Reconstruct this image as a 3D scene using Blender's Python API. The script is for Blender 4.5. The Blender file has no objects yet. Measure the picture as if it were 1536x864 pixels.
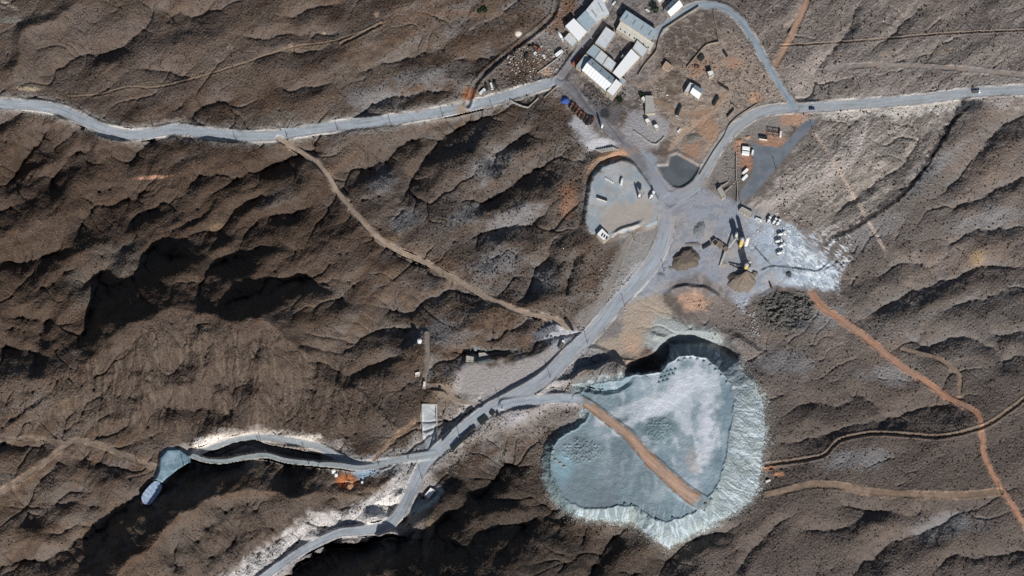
import bpy, math, random
import numpy as np
from mathutils import Vector, Matrix

# ------------------------------------------------------------------ camera, world, sun
SC = bpy.context.scene
random.seed(7)
D, K0, TILT, PHI = 5000.0, 0.00012, math.radians(25), math.radians(11)
f_ = np.array([math.sin(TILT)*math.sin(PHI), math.sin(TILT)*math.cos(PHI), -math.cos(TILT)])
Yv = np.array([0., 1., 0.])
u_ = Yv - Yv.dot(f_)*f_; u_ /= np.linalg.norm(u_)
r_ = np.cross(f_, u_)
CP = -f_*D
cam = bpy.data.cameras.new('camera'); cam.lens = 36.0/(1536*K0); cam.sensor_width = 36
cam.clip_start = 10; cam.clip_end = 60000
co = bpy.data.objects.new('camera', cam); SC.collection.objects.link(co)
M = Matrix.Identity(4)
for i in range(3):
    M[i][0] = r_[i]; M[i][1] = u_[i]; M[i][2] = -f_[i]; M[i][3] = CP[i]
co.matrix_world = M
SC.camera = co

def RAY(px, py, z):
    """point at height z that the image position (px,py) of the 1536x864 photograph looks at"""
    a = (np.asarray(px, float)-768)*K0; b = -(np.asarray(py, float)-432)*K0
    dx = f_[0]+r_[0]*a+u_[0]*b; dy = f_[1]+r_[1]*a+u_[1]*b; dz = f_[2]+r_[2]*a+u_[2]*b
    t = (z-CP[2])/dz
    return CP[0]+dx*t, CP[1]+dy*t, np.zeros_like(dx)+z

x0, y0, _ = RAY(768, 432, 0); x1, y1, _ = RAY(768-.26, 431, 0)
sv = np.array([x0-x1, y0-y1]); sv /= np.linalg.norm(sv)          # ground direction towards the sun
EL = math.radians(32)
sunv = Vector((sv[0]*math.cos(EL), sv[1]*math.cos(EL), math.sin(EL)))
sl = bpy.data.lights.new('sun', 'SUN'); sl.energy = 5.0; sl.angle = math.radians(.5); sl.color = (1, .975, .94)
so = bpy.data.objects.new('sun', sl); SC.collection.objects.link(so)
so.rotation_euler = sunv.to_track_quat('Z', 'Y').to_euler(); so.location = (0, 0, 900)
W = bpy.data.worlds.new('World'); SC.world = W; W.use_nodes = True
bg = W.node_tree.nodes['Background']; sky = W.node_tree.nodes.new('ShaderNodeTexSky')
sky.sky_type = 'NISHITA'; sky.sun_disc = False; sky.sun_elevation = EL
sky.sun_rotation = math.atan2(sv[0], sv[1])
W.node_tree.links.new(sky.outputs[0], bg.inputs[0]); bg.inputs[1].default_value = 0.05
SC.view_settings.view_transform = 'Standard'; SC.view_settings.look = 'None'
SC.view_settings.exposure = -.06; SC.view_settings.gamma = 1
KF = 0.86     # light a flat white surface sends back: observed sunlit colour / KF = base colour

# ------------------------------------------------------------------ numeric helpers
def lin(c):
    c = np.asarray(c, float)/255
    return np.where(c <= .04045, c/12.92, ((c+.055)/1.055)**2.4)
def alb(c): return np.clip(lin(c)/KF, .008, .9).astype(np.float32)
def axis(n, m0, m1):
    core = np.arange(-30, n+31, 1.0)
    out = []; s = 2.0; p = n+30
    while p < m1: p += s; out.append(p); s *= 1.17
    lo = []; s = 2.0; p = -30.0
    while p > m0: p -= s; lo.append(p); s *= 1.17
    return np.array(lo[::-1]+list(core)+out, np.float32)
AX, AY = axis(1536, -3200, 4800), axis(864, -2600, 3400)
NX, NY = len(AX), len(AY)
U, V = np.meshgrid(AX, AY)
_perm = np.random.RandomState(3).permutation(4096).astype(np.int32)
_ang = np.random.RandomState(4).rand(4096)*2*np.pi
_gc, _gs = np.cos(_ang).astype(np.float32), np.sin(_ang).astype(np.float32)
def perlin(x, y, seed=0):
    x = x.astype(np.float32); y = y.astype(np.float32)
    xf = np.floor(x); yf = np.floor(y); xi = xf.astype(np.int32); yi = yf.astype(np.int32)
    x = x-xf; y = y-yf
    su = x*x*x*(x*(x*6-15)+10); svv = y*y*y*(y*(y*6-15)+10)
    def g(i, j, a, b):
        h = _perm[(_perm[(xi+i+seed*57) & 4095]+yi+j) & 4095]
        return _gc[h]*a+_gs[h]*b
    n0 = g(0, 0, x, y); n1 = g(1, 0, x-1, y); n2 = g(0, 1, x, y-1); n3 = g(1, 1, x-1, y-1)
    return ((n0*(1-su)+n1*su)*(1-svv)+(n2*(1-su)+n3*su)*svv)*1.5
def fbm(x, y, seed, octv=3, gain=.5):
    a = 1; s = 0
    for k in range(octv): s = s+a*perlin(x*2**k, y*2**k, seed+k*7); a *= gain
    return s
def sm(a, b, x):
    t = np.clip((x-a)/(b-a), 0, 1); return t*t*(3-2*t)
def spline(pts, step=4.0, closed=False):
    p = np.array(pts, float); n = len(p)
    if n < 3 and not closed: 
        m = max(2, int(np.hypot(*(p[-1]-p[0]))/step)); t = np.linspace(0, 1, m)[:, None]; return p[0]*(1-t)+p[-1]*t
    out = []
    rng = range(n) if closed else range(n-1)
    for i in rng:
        if closed: a, b, c, d = p[(i-1) % n], p[i], p[(i+1) % n], p[(i+2) % n]
        else: a, b, c, d = p[max(i-1, 0)], p[i], p[i+1], p[min(i+2, n-1)]
        m = max(1, int(np.hypot(*(c-b))/step))
        for k in range(m):
            t = k/m
            out.append(.5*((2*b)+(-a+c)*t+(2*a-5*b+4*c-d)*t*t+(-a+3*b-3*c+d)*t**3))
    if not closed: out.append(p[-1])
    return np.array(out)
def sub(pts, md):
    p = np.array(pts)
    i0 = np.searchsorted(AX, p[:, 0].min()-md); i1 = np.searchsorted(AX, p[:, 0].max()+md)
    j0 = np.searchsorted(AY, p[:, 1].min()-md); j1 = np.searchsorted(AY, p[:, 1].max()+md)
    return slice(j0, max(j1, j0+1)), slice(i0, max(i1, i0+1))
def pdist(pts, md, X, Y):
    """distance, side (+ = left/above when drawn left to right), arclength, total length inside a window"""
    js, is_ = sub(pts, md); x = X[js, is_]; y = Y[js, is_]
    best = np.full(x.shape, 1e12, np.float32); side = np.ones_like(best); arc = np.zeros_like(best); L = 0.
    for (ax, ay), (bx, by) in zip(pts[:-1], pts[1:]):
        ex, ey = bx-ax, by-ay; l2 = ex*ex+ey*ey
        if l2 < 1e-9: continue
        l = math.sqrt(l2)
        t = ((x-ax)*ex+(y-ay)*ey)/l2; tc = np.clip(t, 0, 1)
        d2 = (x-ax-tc*ex)**2+(y-ay-tc*ey)**2
        m = d2 < best
        best = np.where(m, d2, best)
        cr = ex*(y-ay)-ey*(x-ax)
        side = np.where(m, np.where(cr < 0, 1, -1), side); arc = np.where(m, L+tc*l, arc)
        L += l
    return js, is_, np.sqrt(best), side, arc, L
def sdf(poly, md, X=None, Y=None):
    """signed distance to a closed polygon, + inside, in a window"""
    X = U if X is None else X; Y = V if Y is None else Y
    p = [tuple(q) for q in poly]; p.append(p[0])
    js, is_, d, _, arc, L = pdist(p, md, X, Y)
    x = X[js, is_]; y = Y[js, is_]; ins = np.zeros(x.shape, bool)
    for (ax, ay), (bx, by) in zip(p[:-1], p[1:]):
        if ay == by: continue
        c = ((ay > y) != (by > y)) & (x < (bx-ax)*(y-ay)/(by-ay)+ax)
        ins ^= c
    return js, is_, np.where(ins, d, -d), arc, L
def blur(a, n):
    for _ in range(2):
        for ax in (0, 1):
            c = np.cumsum(np.pad(a, [(n+1, n) if k == ax else (0, 0) for k in (0, 1)], mode='edge'), axis=ax, dtype=np.float64)
            a = ((c[2*n+1:]-c[:-2*n-1]) if ax == 0 else (c[:, 2*n+1:]-c[:, :-2*n-1]))/(2*n+1)
    return a.astype(np.float32)

# ------------------------------------------------------------------ where things lie (all in photo coordinates)
ROADS = {  # name: (points, width px, colour, lift, label)
 'west':  ([(-60,148),(0,155),(50,158),(90,165),(130,182),(165,197),(210,202),(260,194),(300,198),(350,203),(400,204),(440,199),(512,188),(560,183),(620,175),(660,168),(700,160),(750,147),(800,132),(836,121)], 15, (152,159,165), .3, 'pale grey road running from the left edge to the village'),
 'town':  ([(836,121),(856,134),(880,160),(905,186),(928,208),(952,232),(975,262),(995,292)], 13, (118,118,124), .0, 'dark dusty road past the big hall and the rusty machines'),
 'south': ([(1000,300),(998,345),(986,382),(960,418),(930,450),(903,482),(880,507),(850,535),(820,565),(790,585),(757,603),(725,620),(690,648),(655,677),(636,697),(622,725),(604,763),(582,786),(550,795),(512,799),(480,812),(450,828),(415,852),(370,885)], 18, (151,157,164), .4, 'wide pale grey road from the plant junction down to the bottom edge'),
 'east':  ([(1005,300),(1040,280),(1058,255),(1075,225),(1095,200),(1115,182),(1138,169),(1170,163),(1220,161),(1300,155),(1380,149),(1440,141),(1480,137),(1600,132)], 14, (149,155,160), .3, 'pale grey road curving from the junction to the right edge'),
 'north': ([(1192,160),(1171,130),(1150,95),(1130,60),(1112,32),(1088,13),(1058,7),(1034,13),(1012,27),(994,42),(984,52)], 10, (135,148,158), .2, 'narrow grey road looping over the top behind the village'),
 'ramp':  ([(757,607),(800,601),(840,597),(868,600)], 13, (152,160,168), .3, 'pale grey spur road leading to the heap'),
 'valley':([(650,682),(612,687),(560,697),(530,696),(500,681),(470,668),(430,660),(385,656),(345,662),(305,676),(288,679)], 9, (150,158,162), .0, 'upper grey road through the narrow valley at lower left'),
 'gulch': ([(575,697),(540,702),(510,698),(470,695),(430,691),(400,683),(372,685),(335,692),(308,690),(290,684)], 7, (140,148,150), -2.5, 'lower grey road at the foot of the narrow valley'),
 'street':([(930,-30),(912,12),(893,42),(876,66),(860,88),(842,114)], 9, (122,124,130), .0, 'grey village street between the two blocks of white roofs'),
}
TRACKS = {
 'beige': ([(418,208),(445,224),(470,240),(490,260),(507,288),(530,316),(560,350),(590,372),(640,395),(670,412),(710,435),(750,455),(790,470),(830,478),(852,492)], 6.5, (150,134,120), .2, 'thin beige dirt track winding across the middle hills'),
 'orange':([(1216,440),(1235,462),(1270,485),(1310,515),(1350,548),(1385,570),(1420,595),(1450,610),(1469,625),(1474,650),(1475,680),(1488,710),(1503,735),(1536,785),(1580,850)], 8, (158,120,98), .2, 'orange dirt track running down to the lower right corner'),
 'ochre': ([(1222,-30),(1205,15),(1190,45),(1175,75),(1163,97)], 8, (160,130,110), .1, 'straight orange dirt track at the top beside the looping road'),
 'loop':  ([(1355,524),(1400,535),(1425,550),(1440,565),(1438,592)], 4.5, (132,112,96), .0, 'faint beige track looping off the orange track'),
 'east':  ([(1240,102),(1300,98),(1360,98),(1440,103),(1536,113),(1600,120)], 6, (138,124,114), .0, 'faint twin wheel track above the right hand road'),
 'southeast': ([(1150,742),(1180,735),(1220,727),(1260,729),(1310,738),(1380,742),(1440,743),(1500,738)], 9, (122,104,88), .0, 'brown track from the heap to the orange track'),
 'left':  ([(236,702),(200,689),(160,671),(125,662),(102,666),(70,690),(30,720),(-40,760)], 6.5, (126,112,98), .0, 'brown track leaving the blue pond towards the left edge'),
 'far':   ([(102,664),(50,657),(0,661),(-40,664)], 3.5, (110,98,86), .0, 'narrow brown track at the left edge of the photo'),
 'shelf': ([(640,500),(642,540),(636,575),(668,583),(685,600),(720,606)], 6, (128,116,106), .0, 'short brown track up to the small white tank'),
 'cut':   ([(905,450),(918,420),(930,392),(938,368),(950,350)], 7, (128,120,112), .0, 'rutted brown track below the left plant yard'),
 'spur':  ([(560,692),(580,666),(605,645),(622,630)], 4, (140,118,98), .0, 'thin brown track beside the walled loading ramp'),
 'haul':  ([(866,598),(888,611),(915,632),(945,656),(975,690),(1005,718),(1030,740),(1052,754)], 18, (166,136,116), 1.3, 'broad brown haul ramp running across the grey heap'),
 'lane':  ([(985,150),(1010,165),(1040,172),(1068,160),(1095,130)], 9, (142,118,98), .0, 'orange brown lane between the sheds and the curving road'),
}
RIM = [(1006,541),(1020,534),(1040,532),(1060,537),(1075,549),(1089,565),(1099,580),(1103,600),(1101,620),(1097,642),(1094,665),(1090,690),(1084,713),(1075,732),(1060,752),(1040,771),(1020,780),(1000,784),(985,783),(966,770),(950,761),(930,760),(900,765),(875,763),(852,756),(838,738),(827,715),(824,692),(829,668),(843,652),(868,640),(882,626),(885,612),(868,592),(878,578),(900,574),(930,570),(948,562),(968,561),(992,557)]
TOE = [(1000,512),(1040,512),(1080,518),(1110,543),(1137,573),(1148,600),(1153,630),(1151,665),(1145,700),(1143,730),(1130,757),(1098,777),(1060,796),(1030,812),(1003,826),(975,810),(950,789),(930,787),(895,786),(868,779),(843,769),(824,747),(811,716),(811,686),(816,666),(838,647),(866,633),(872,620),(868,605),(850,592),(866,572),(895,566),(928,562),(943,556),(962,557),(986,553),(1000,540)]
LEFTYARD = [(888,262),(905,250),(930,241),(950,246),(975,275),(988,300),(990,330),(970,338),(940,347),(915,356),(890,350),(878,338),(882,300),(886,275)]
BASIN = [(1006,235),(1015,232),(1030,240),(1048,250),(1051,254),(1040,272),(1026,281),(1010,278),(996,264),(988,250),(1003,249)]
ASPHALT = [(1226,178),(1219,190),(1195,216),(1165,252),(1136,287),(1118,302),(1107,302),(1112,284),(1126,268),(1131,248),(1130,232),(1126,215),(1150,219),(1170,222),(1186,206),(1208,182)]
POND = [(232,722),(243,729),(237,742),(224,757),(214,753),(214,741)]
TALUS = [(286,682),(270,671),(250,672),(238,685),(236,705),(230,720),(244,729),(250,722),(262,711),(287,696)]

# relief: (kind, height m, width above/left, width below/right, points left to right)
RG = [
 ('R',7,16,25,[(12,125),(30,85),(42,44),(80,36),(115,3)]),
 ('G',5,18,26,[(150,88),(185,68),(205,45),(218,25),(236,-10)]),
 ('G',5,16,20,[(235,40),(262,22),(300,22),(322,-5)]),
 ('G',3,16,14,[(60,110),(110,92),(150,80),(186,64)]),
 ('G',3,14,12,[(205,110),(235,103),(262,106),(285,115)]),
 ('G',2.5,12,12,[(350,50),(395,54),(430,48),(470,58),(510,50)]),
 ('G',4,14,12,[(410,20),(450,22),(490,10),(512,-5)]),
 ('G',3,14,12,[(370,105),(415,82),(470,78),(512,62)]),
 ('G',3,10,9,[(285,190),(298,174),(322,160),(355,154)]),
 ('G',3,14,10,[(400,120),(450,140),(500,118)]),
 ('G',10,22,24,[(8,300),(25,262),(45,225),(72,202),(100,192)]),
 ('G',8,18,22,[(75,300),(90,262),(112,235),(150,222)]),
 ('G',6,14,12,[(176,256),(196,236),(222,220),(246,206),(272,199),(300,212)]),
 ('G',4,14,12,[(270,290),(296,268),(340,258),(380,240)]),
 ('G',4,14,12,[(330,290),(362,264),(420,250),(460,240)]),
 ('G',4,14,14,[(380,285),(402,258),(444,235),(500,228)]),
 ('G',4.5,22,14,[(500,120),(545,108),(580,91),(620,83),(665,77),(690,86),(745,86),(770,72)]),
 ('G',3,12,10,[(520,175),(560,160),(600,150),(640,135),(690,128)]),
 ('G',4,16,14,[(530,285),(552,258),(578,238),(602,216),(645,205)]),
 ('G',8,20,26,[(590,300),(618,268),(645,238),(672,204),(700,186),(742,180)]),
 ('G',5,16,18,[(728,262),(752,228),(778,210),(795,190)]),
 ('G',5,14,16,[(700,310),(740,290),(790,270),(830,240)]),
 ('G',11,22,20,[(116,368),(128,332),(148,311),(178,300),(212,292),(240,282)]),
 ('G',6,12,13,[(178,350),(200,332),(235,314),(280,292)]),
 ('G',7,12,15,[(222,402),(238,362),(268,342),(296,324),(322,300)]),
 ('G',4,12,12,[(300,360),(335,335),(360,310),(420,290)]),
 ('G',4,12,12,[(350,380),(380,345),(430,320),(480,300)]),
 ('R',46,105,190,[(110,560),(160,520),(190,494),(215,478),(255,460),(300,470),(340,480),(390,480),(450,520),(500,560)]),
 ('G',7,12,14,[(228,438),(238,406),(262,392),(290,384)]),
 ('G',8,12,14,[(286,458),(292,430),(312,409),(355,392)]),
 ('G',8,12,14,[(333,484),(344,452),(372,437),(405,420)]),
 ('G',8,14,16,[(392,484),(406,446),(424,430),(478,424)]),
 ('G',6,16,20,[(0,474),(40,478),(84,488)]),
 ('G',7,18,25,[(-20,526),(40,527),(80,534)]),
 ('G',8,16,28,[(122,528),(128,482),(146,444),(152,400)]),
 ('G',9,16,25,[(0,400),(40,392),(90,384),(120,380)]),
 ('G',6,20,14,[(400,510),(430,522),(462,516),(500,522),(545,502)]),
 ('G',5,14,14,[(440,560),(480,545),(520,560),(560,545),(615,532)]),
 ('G',5,16,15,[(548,352),(575,372),(605,388),(640,402),(690,424)]),
 ('G',6,18,20,[(560,490),(600,468),(648,442),(690,436),(730,450)]),
 ('G',5,16,14,[(690,365),(740,342),(790,338),(830,300)]),
 ('G',4,10,14,[(790,470),(800,435),(812,402),(824,368)]),
 ('G',4,10,12,[(845,440),(856,408),(868,380)]),
 ('G',6,16,13,[(715,506),(760,496),(800,486),(835,480)]),
 ('G',5,14,13,[(660,535),(700,524),(745,526),(790,522),(835,506)]),
 ('G',5,14,13,[(512,508),(560,497),(600,502),(634,488)]),
 ('G',6,20,13,[(1285,419),(1317,415),(1337,405),(1360,398),(1404,391),(1424,371),(1457,351),(1497,341),(1560,338)]),
 ('G',7,22,14,[(1283,477),(1320,466),(1350,447),(1390,431),(1430,415),(1462,404),(1500,408),(1560,402)]),
 ('G',4,14,12,[(1400,470),(1450,455),(1500,440),(1560,425)]),
 ('G',5,18,12,[(1330,522),(1365,513),(1400,521),(1440,511),(1482,516),(1510,540),(1560,545)]),
 ('G',4,14,12,[(1480,500),(1560,500)]),
 ('G',3,10,9,[(1208,148),(1232,98),(1258,60),(1292,-5)]),
 ('G',3,10,9,[(1335,292),(1378,262),(1408,212),(1428,180),(1448,158)]),
 ('G',6,18,14,[(1395,300),(1440,264),(1475,222),(1502,190),(1560,165)]),
 ('G',3,10,9,[(1240,330),(1262,312),(1300,282),(1345,245),(1380,200)]),
 ('G',4,14,11,[(1420,320),(1470,300),(1510,275),(1560,262)]),
 ('G',3,9,8,[(1168,62),(1198,22),(1214,-5)]),
 ('G',3,9,8,[(1320,60),(1360,30),(1390,-5)]),
 ('G',5,18,12,[(1158,622),(1190,618),(1225,609),(1260,615),(1290,604),(1330,626),(1362,620),(1440,606),(1480,610)]),
 ('G',3,14,12,[(1160,668),(1220,655),(1270,640),(1340,632),(1400,640)]),
 ('G',4,16,12,[(1240,764),(1275,757),(1310,764),(1350,771),(1410,766)]),
 ('G',7,18,17,[(1280,875),(1308,838),(1340,815),(1378,800),(1410,788),(1450,770)]),
 ('G',6,18,15,[(1390,864),(1430,841),(1480,835),(1560,818)]),
 ('G',4,14,11,[(1190,802),(1240,796),(1275,789),(1302,774),(1335,758)]),
 ('G',4,14,12,[(1100,864),(1130,820),(1160,790),(1190,770)]),
 ('G',8,10,20,[(985,864),(1003,832),(1030,815),(1070,801),(1110,785)]),
 ('R',60,150,100,[(470,960),(560,925),(620,892),(650,880),(700,870),(770,885),(820,910)]),
 ('G',9,18,22,[(748,824),(782,800),(815,775),(868,782)]),
 ('G',8,16,18,[(880,870),(895,835),(920,806),(940,790)]),
 ('G',8,14,16,[(690,760),(720,740),(750,710),(790,690)]),
 ('G',30,4,34,[(340,915),(410,876),(450,852),(482,834),(512,818),(560,812),(604,804),(630,790)]),
 ('R',36,60,100,[(130,920),(170,872),(205,832),(245,792),(290,760),(330,742)]),
 ('R',22,40,90,[(270,768),(310,746),(350,733),(400,733),(450,742),(505,740)]),
 ('R',7,14,60,[(500,742),(540,732),(575,720),(606,702)]),
 ('G',5,8,12,[(205,775),(225,757),(240,738),(262,715),(290,694),(330,697),(380,692),(440,698),(500,705)]),
 ('G',4,14,12,[(-20,668),(40,666),(80,672)]),
 ('G',5,12,13,[(110,688),(145,695),(215,702)]),
 ('G',8,14,20,[(36,800),(46,748),(76,706),(108,676)]),
 ('G',4,18,11,[(70,766),(110,763),(165,756)]),
 ('G',5,16,12,[(60,797),(110,793),(158,781)]),
 ('G',10,18,22,[(-20,845),(40,846),(80,836),(104,818),(142,800),(180,776),(206,756)]),
]
# roughness of the natural relief (gain, polygon, softness)
AMP = [
 (.45,[(1000,-100),(1640,-100),(1640,420),(1290,420),(1180,330),(1050,200),(1000,100)],60),
 (.4,[(1120,440),(1640,420),(1640,950),(1000,950),(1140,700)],60),
 (.12,[(760,60),(850,-60),(1120,-60),(1190,150),(1240,400),(1200,500),(1060,500),(900,520),(850,470),(880,380),(870,260),(830,170)],30),
 (.15,[(830,520),(900,480),(1100,520),(1140,600),(1130,760),(1000,820),(840,770),(800,700)],20),
 (1.35,[(-60,220),(420,230),(520,420),(430,500),(-60,560)],60),
 (.4,[(180,480),(520,500),(640,560),(600,670),(280,670),(150,600)],40),
 (.5,[(-60,-60),(800,-60),(780,90),(660,160),(200,180),(-60,130)],50),
]

# ------------------------------------------------------------------ height field
w1 = fbm(U/70, V/70, 11, 3); w2 = fbm(U/70, V/70, 12, 3)
w3 = fbm(U/14, V/14, 13, 2); w4 = fbm(U/14, V/14, 14, 2)
XW = U+w1*9+w3*2.6; YW = V+w2*9+w4*2.6
H = fbm(U/520, V/430, 20, 2)*9
amp = np.full(U.shape, 1.0, np.float32)
for g, poly, s in AMP:
    js, is_, d, _, _ = sdf(poly, s+5); m = sm(-s, s, d)
    amp[js, is_] = amp[js, is_]*(1-m)+g*m
for kind, h, wa, wb, pts in RG:
    if kind == 'G' and h < 12: wb *= 1.3; h = max(h*1.35, ((.5 if pts[0][1] > 170 else .34) if pts[0][0] < 900 else .31)*wb); wa = max(wa*1.2, h*1.7)
    sp = spline(pts, 8)
    md = max(wa, wb)*1.9+22
    js, is_, d, side, arc, L = pdist(sp, md, XW, YW)
    ww = np.where(side > 0, wa, wb)*1.0
    ww = ww*(1+.35*perlin(U[js, is_]/40, V[js, is_]/40, 31))
    if kind == 'R':
        x = d/np.maximum(ww, 3)
        p = np.clip(1-x, 0, 1); p = p*p*(1.6-.6*p)*.45+p*.55
        p = np.where(x > .8, p*sm(1.0, .8, x), p)
    else:
        x = d/np.maximum(ww*1.7, 3)
        p = np.clip(1-x, 0, 1)**1.7
    tp = sm(0, .22*L, arc)*sm(0, .22*L, L-arc)
    tp = .15+.85*tp
    tp = tp*sm(md, md*.7, d)
    H[js, is_] += (h if kind == 'R' else -h)*p*tp
a = math.radians(32)
def aniso(lx, ly, ang, X=XW, Y=YW):
    c, s = math.cos(ang), math.sin(ang)
    return (X*c-Y*s)/lx, (X*s+Y*c)/ly
xa, ya = aniso(150, 46, a); n = np.abs(perlin(xa, ya, 40)); H += amp*n*3.2
xa, ya = aniso(70, 24, a+.15); H += amp*np.abs(perlin(xa, ya, 41))*1.7*(.35+n*2)
xa, ya = aniso(130, 62, a-.1); H += amp*perlin(xa, ya, 47)*7.5
xa, ya = aniso(60, 34, a+.2); H += amp*perlin(xa, ya, 48)*1.6
nn = np.abs(perlin(U/26+w1, V/15+w2, 42)); H += amp*nn*1.0*(.5+n)
xa, ya = aniso(22, 8, a+.3, U+w3*3, V+w4*3); H += np.clip(amp, .3, 1.4)*np.abs(perlin(xa, ya, 43))*.8*(.4+n*1.6)
H = blur(H, 1)
# rills running straight down the big sunlit face
js, is_, d, _, _ = sdf([(190,500),(260,472),(420,500),(560,560),(600,640),(300,655),(120,640),(100,560)], 60)
m = sm(-20, 40, d); H[js, is_] += m*np.abs(perlin((U+w3*5)[js, is_]/16, V[js, is_]/110, 51))*1.4; H[js, is_] += m*np.abs(perlin((U+w3*7+V*.12)[js, is_]/44, V[js, is_]/190, 53))*6.5
js, is_, d, _, _ = sdf([(300,760),(480,760),(600,730),(560,780),(430,830),(300,880),(230,860)], 40)
m = sm(-20, 30, d); H[js, is_] += m*np.abs(perlin((U-V*.4+w3*5)[js, is_]/15, (V+U*.4)[js, is_]/90, 52))*1.1; H[js, is_] += m*np.abs(perlin((U-V*.4+w3*7)[js, is_]/38, (V+U*.4)[js, is_]/150, 54))*4

# running water: droplets follow the slope, their paths add up to branching gullies that are carved in
def runoff(Hf, n, steps, seed, inert=.35):
    rng = np.random.RandomState(seed); h, w = Hf.shape
    gy_, gx_ = np.gradient(Hf); A = np.zeros(h*w, np.float32)
    for bt in range(4):
        x = rng.rand(n)*(w-2); y = rng.rand(n)*(h-2); vx = np.zeros(n); vy = np.zeros(n); wt = np.ones(n)
        for st in range(steps):
            k = y.astype(np.int32)*w+x.astype(np.int32)
            ax_ = -gx_.ravel()[k]; ay_ = -gy_.ravel()[k]; m_ = np.hypot(ax_, ay_)+1e-6
            vx = vx*inert+ax_/m_*(1-inert); vy = vy*inert+ay_/m_*(1-inert); q = np.hypot(vx, vy)+1e-6; vx /= q; vy /= q
            x = x+vx; y = y+vy; ok = (x > 0) & (y > 0) & (x < w-1) & (y < h-1) & (m_ > .01)
            kn = np.clip(y, 0, h-1).astype(np.int32)*w+np.clip(x, 0, w-1).astype(np.int32); ok &= Hf.ravel()[kn] < Hf.ravel()[k]+.12
            x, y, vx, vy = x[ok], y[ok], vx[ok], vy[ok]
            A += np.bincount(y.astype(np.int32)*w+x.astype(np.int32), minlength=h*w).astype(np.float32)
    return A.reshape(h, w)
cx0, cx1 = np.searchsorted(AX, -29), np.searchsorted(AX, 1565); cy0, cy1 = np.searchsorted(AY, -29), np.searchsorted(AY, 893)
FLOW = np.zeros(U.shape, np.float32)
for rd, (nd, stp, dep, bl) in enumerate(((16000, 120, 2.3, 1), (22000, 120, 2.1, 1), (30000, 110, 1.4, 0))):
    Hc = H[cy0:cy1, cx0:cx1]; A_ = runoff(blur(Hc, 2-(rd > 0)), nd, stp, 200+rd)
    A_ = A_/A_.mean(); f_l = np.log1p(A_*.9); f_l = blur(f_l, 1) if bl else f_l*.5+blur(f_l, 1)*.5
    f_l = np.clip(f_l-.5, 0, 2.2)
    H[cy0:cy1, cx0:cx1] = Hc-f_l*dep*np.clip(amp[cy0:cy1, cx0:cx1], .1, 1.1)*.55
    FLOW[cy0:cy1, cx0:cx1] = f_l
H = H*.6+blur(H, 1)*.3+blur(H, 3)*.1
for poly_, sx, sy, sh_, am_ in (([(170,520),(215,490),(262,474),(420,500),(520,545),(600,560),(600,640),(300,655),(0,640),(0,560),(100,540)], 1, 0, .10, 1.5), ([(300,760),(480,760),(600,730),(560,780),(430,830),(300,880),(230,860)], 1, -.45, .0, 1.2)):
    js, is_, d, _, _ = sdf(poly_, 30); m = sm(-12, 22, d); X_ = (U*sx+V*(sy+sh_)+w3*4)[js, is_]; Y_ = (V-U*sy)[js, is_]
    H[js, is_] += m*am_*(np.abs(perlin(X_/15, Y_/120, 55))*1.5+np.abs(perlin(X_/7, Y_/60, 56))*.7+np.abs(perlin(X_/42, Y_/170, 57))*2.8)

# masks shared by flattening, colouring and partition
LAB = np.zeros(U.shape, np.int16)
SURF = []           # (label id, object name, text, category)
wob = perlin(U/11, V/11, 60)*1.9+perlin(U/4, V/4, 61)*.9
def road_width(name, arc, L, w):
    if name == 'south': return w*(1.12-.52*sm(.45*L, .95*L, arc))
    if name == 'haul': return w*(.75+.5*sm(0, L, arc))
    if name == 'west': return w*(1-.05*sm(0, L, arc))
    if name == 'orange': return w*(1.2-.35*sm(0, L*.6, arc))
    return w+0*arc
def flatten(poly, level, soft, md=None, off=0):
    js, is_, d, _, _ = sdf(poly, soft+8); m = sm(-soft, soft*.2, d)
    if level is None: level = float(HB[js, is_][d > 0].mean())+off
    H[js, is_] = H[js, is_]*(1-m)+level*m
    return level
HB = blur(H, 14)
# general grading of the industrial ground
GR = [(835,125),(870,90),(850,60),(885,-10),(1030,-20),(1080,30),(1120,110),(1180,170),(1230,180),(1150,300),(1200,340),(1240,400),(1210,430),(1130,440),(1100,460),(1000,440),(940,470),(890,500),(860,480),(930,420),(890,350),(880,270),(900,240),(860,200)]
js, is_, d, _, _ = sdf(GR, 45); m = sm(-35, 25, d)*.9
lv = float(HB[js, is_][d > 0].mean()); HL = H[js, is_]
H[js, is_] = HL*(1-m)+(lv+(HB[js, is_]-lv)*.25+(HL-HB[js, is_])*.35)*m
flatten([(700,545),(760,540),(815,520),(835,515),(830,540),(790,570),(740,590),(690,590)], None, 12)
flatten([(776,70),(800,55),(840,60),(862,82),(838,100),(800,110),(782,95)], None, 10)
HB = blur(H, 8)
# spoil heap
base = float(HB[np.searchsorted(AY, 545), np.searchsorted(AX, 900)])
js, is_, d, _, _ = sdf([(944,555),(975,542),(990,532),(1005,514),(1035,507),(1085,512),(1100,532),(1080,552),(1040,538),(1010,548),(985,562),(950,568)], 20)
H[js, is_] -= 14*sm(-13, 5, d)
js, is_, dr, arc, LR = sdf(RIM, 90, U+w3*2.0, V+w4*2.0)
j2, i2, dt, _, _ = sdf(TOE, 90, U+w3*2, V+w4*2)
DT = np.full(U.shape, -99., np.float32); DT[j2, i2] = dt; DR = np.full(U.shape, -99., np.float32); DR[js, is_] = dr
ARC = np.zeros(U.shape, np.float32); ARC[js, is_] = arc
PL = base+1.5+8.5*sm(870, 985, U+(620-V)*.25*sm(640, 560, V))-1.5*sm(680, 790, V)
PL = PL+perlin(U/60, V/60, 71)*1.0+perlin(U/9, V/9, 72)*.22
nw = sm(962, 925, U)*sm(655, 600, V)
low = np.minimum(0, PL-(7.5+1.5*sm(940, 1000, U))-HB)*(1-nw)
nwt = (PL-.6-HB)*nw
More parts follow.
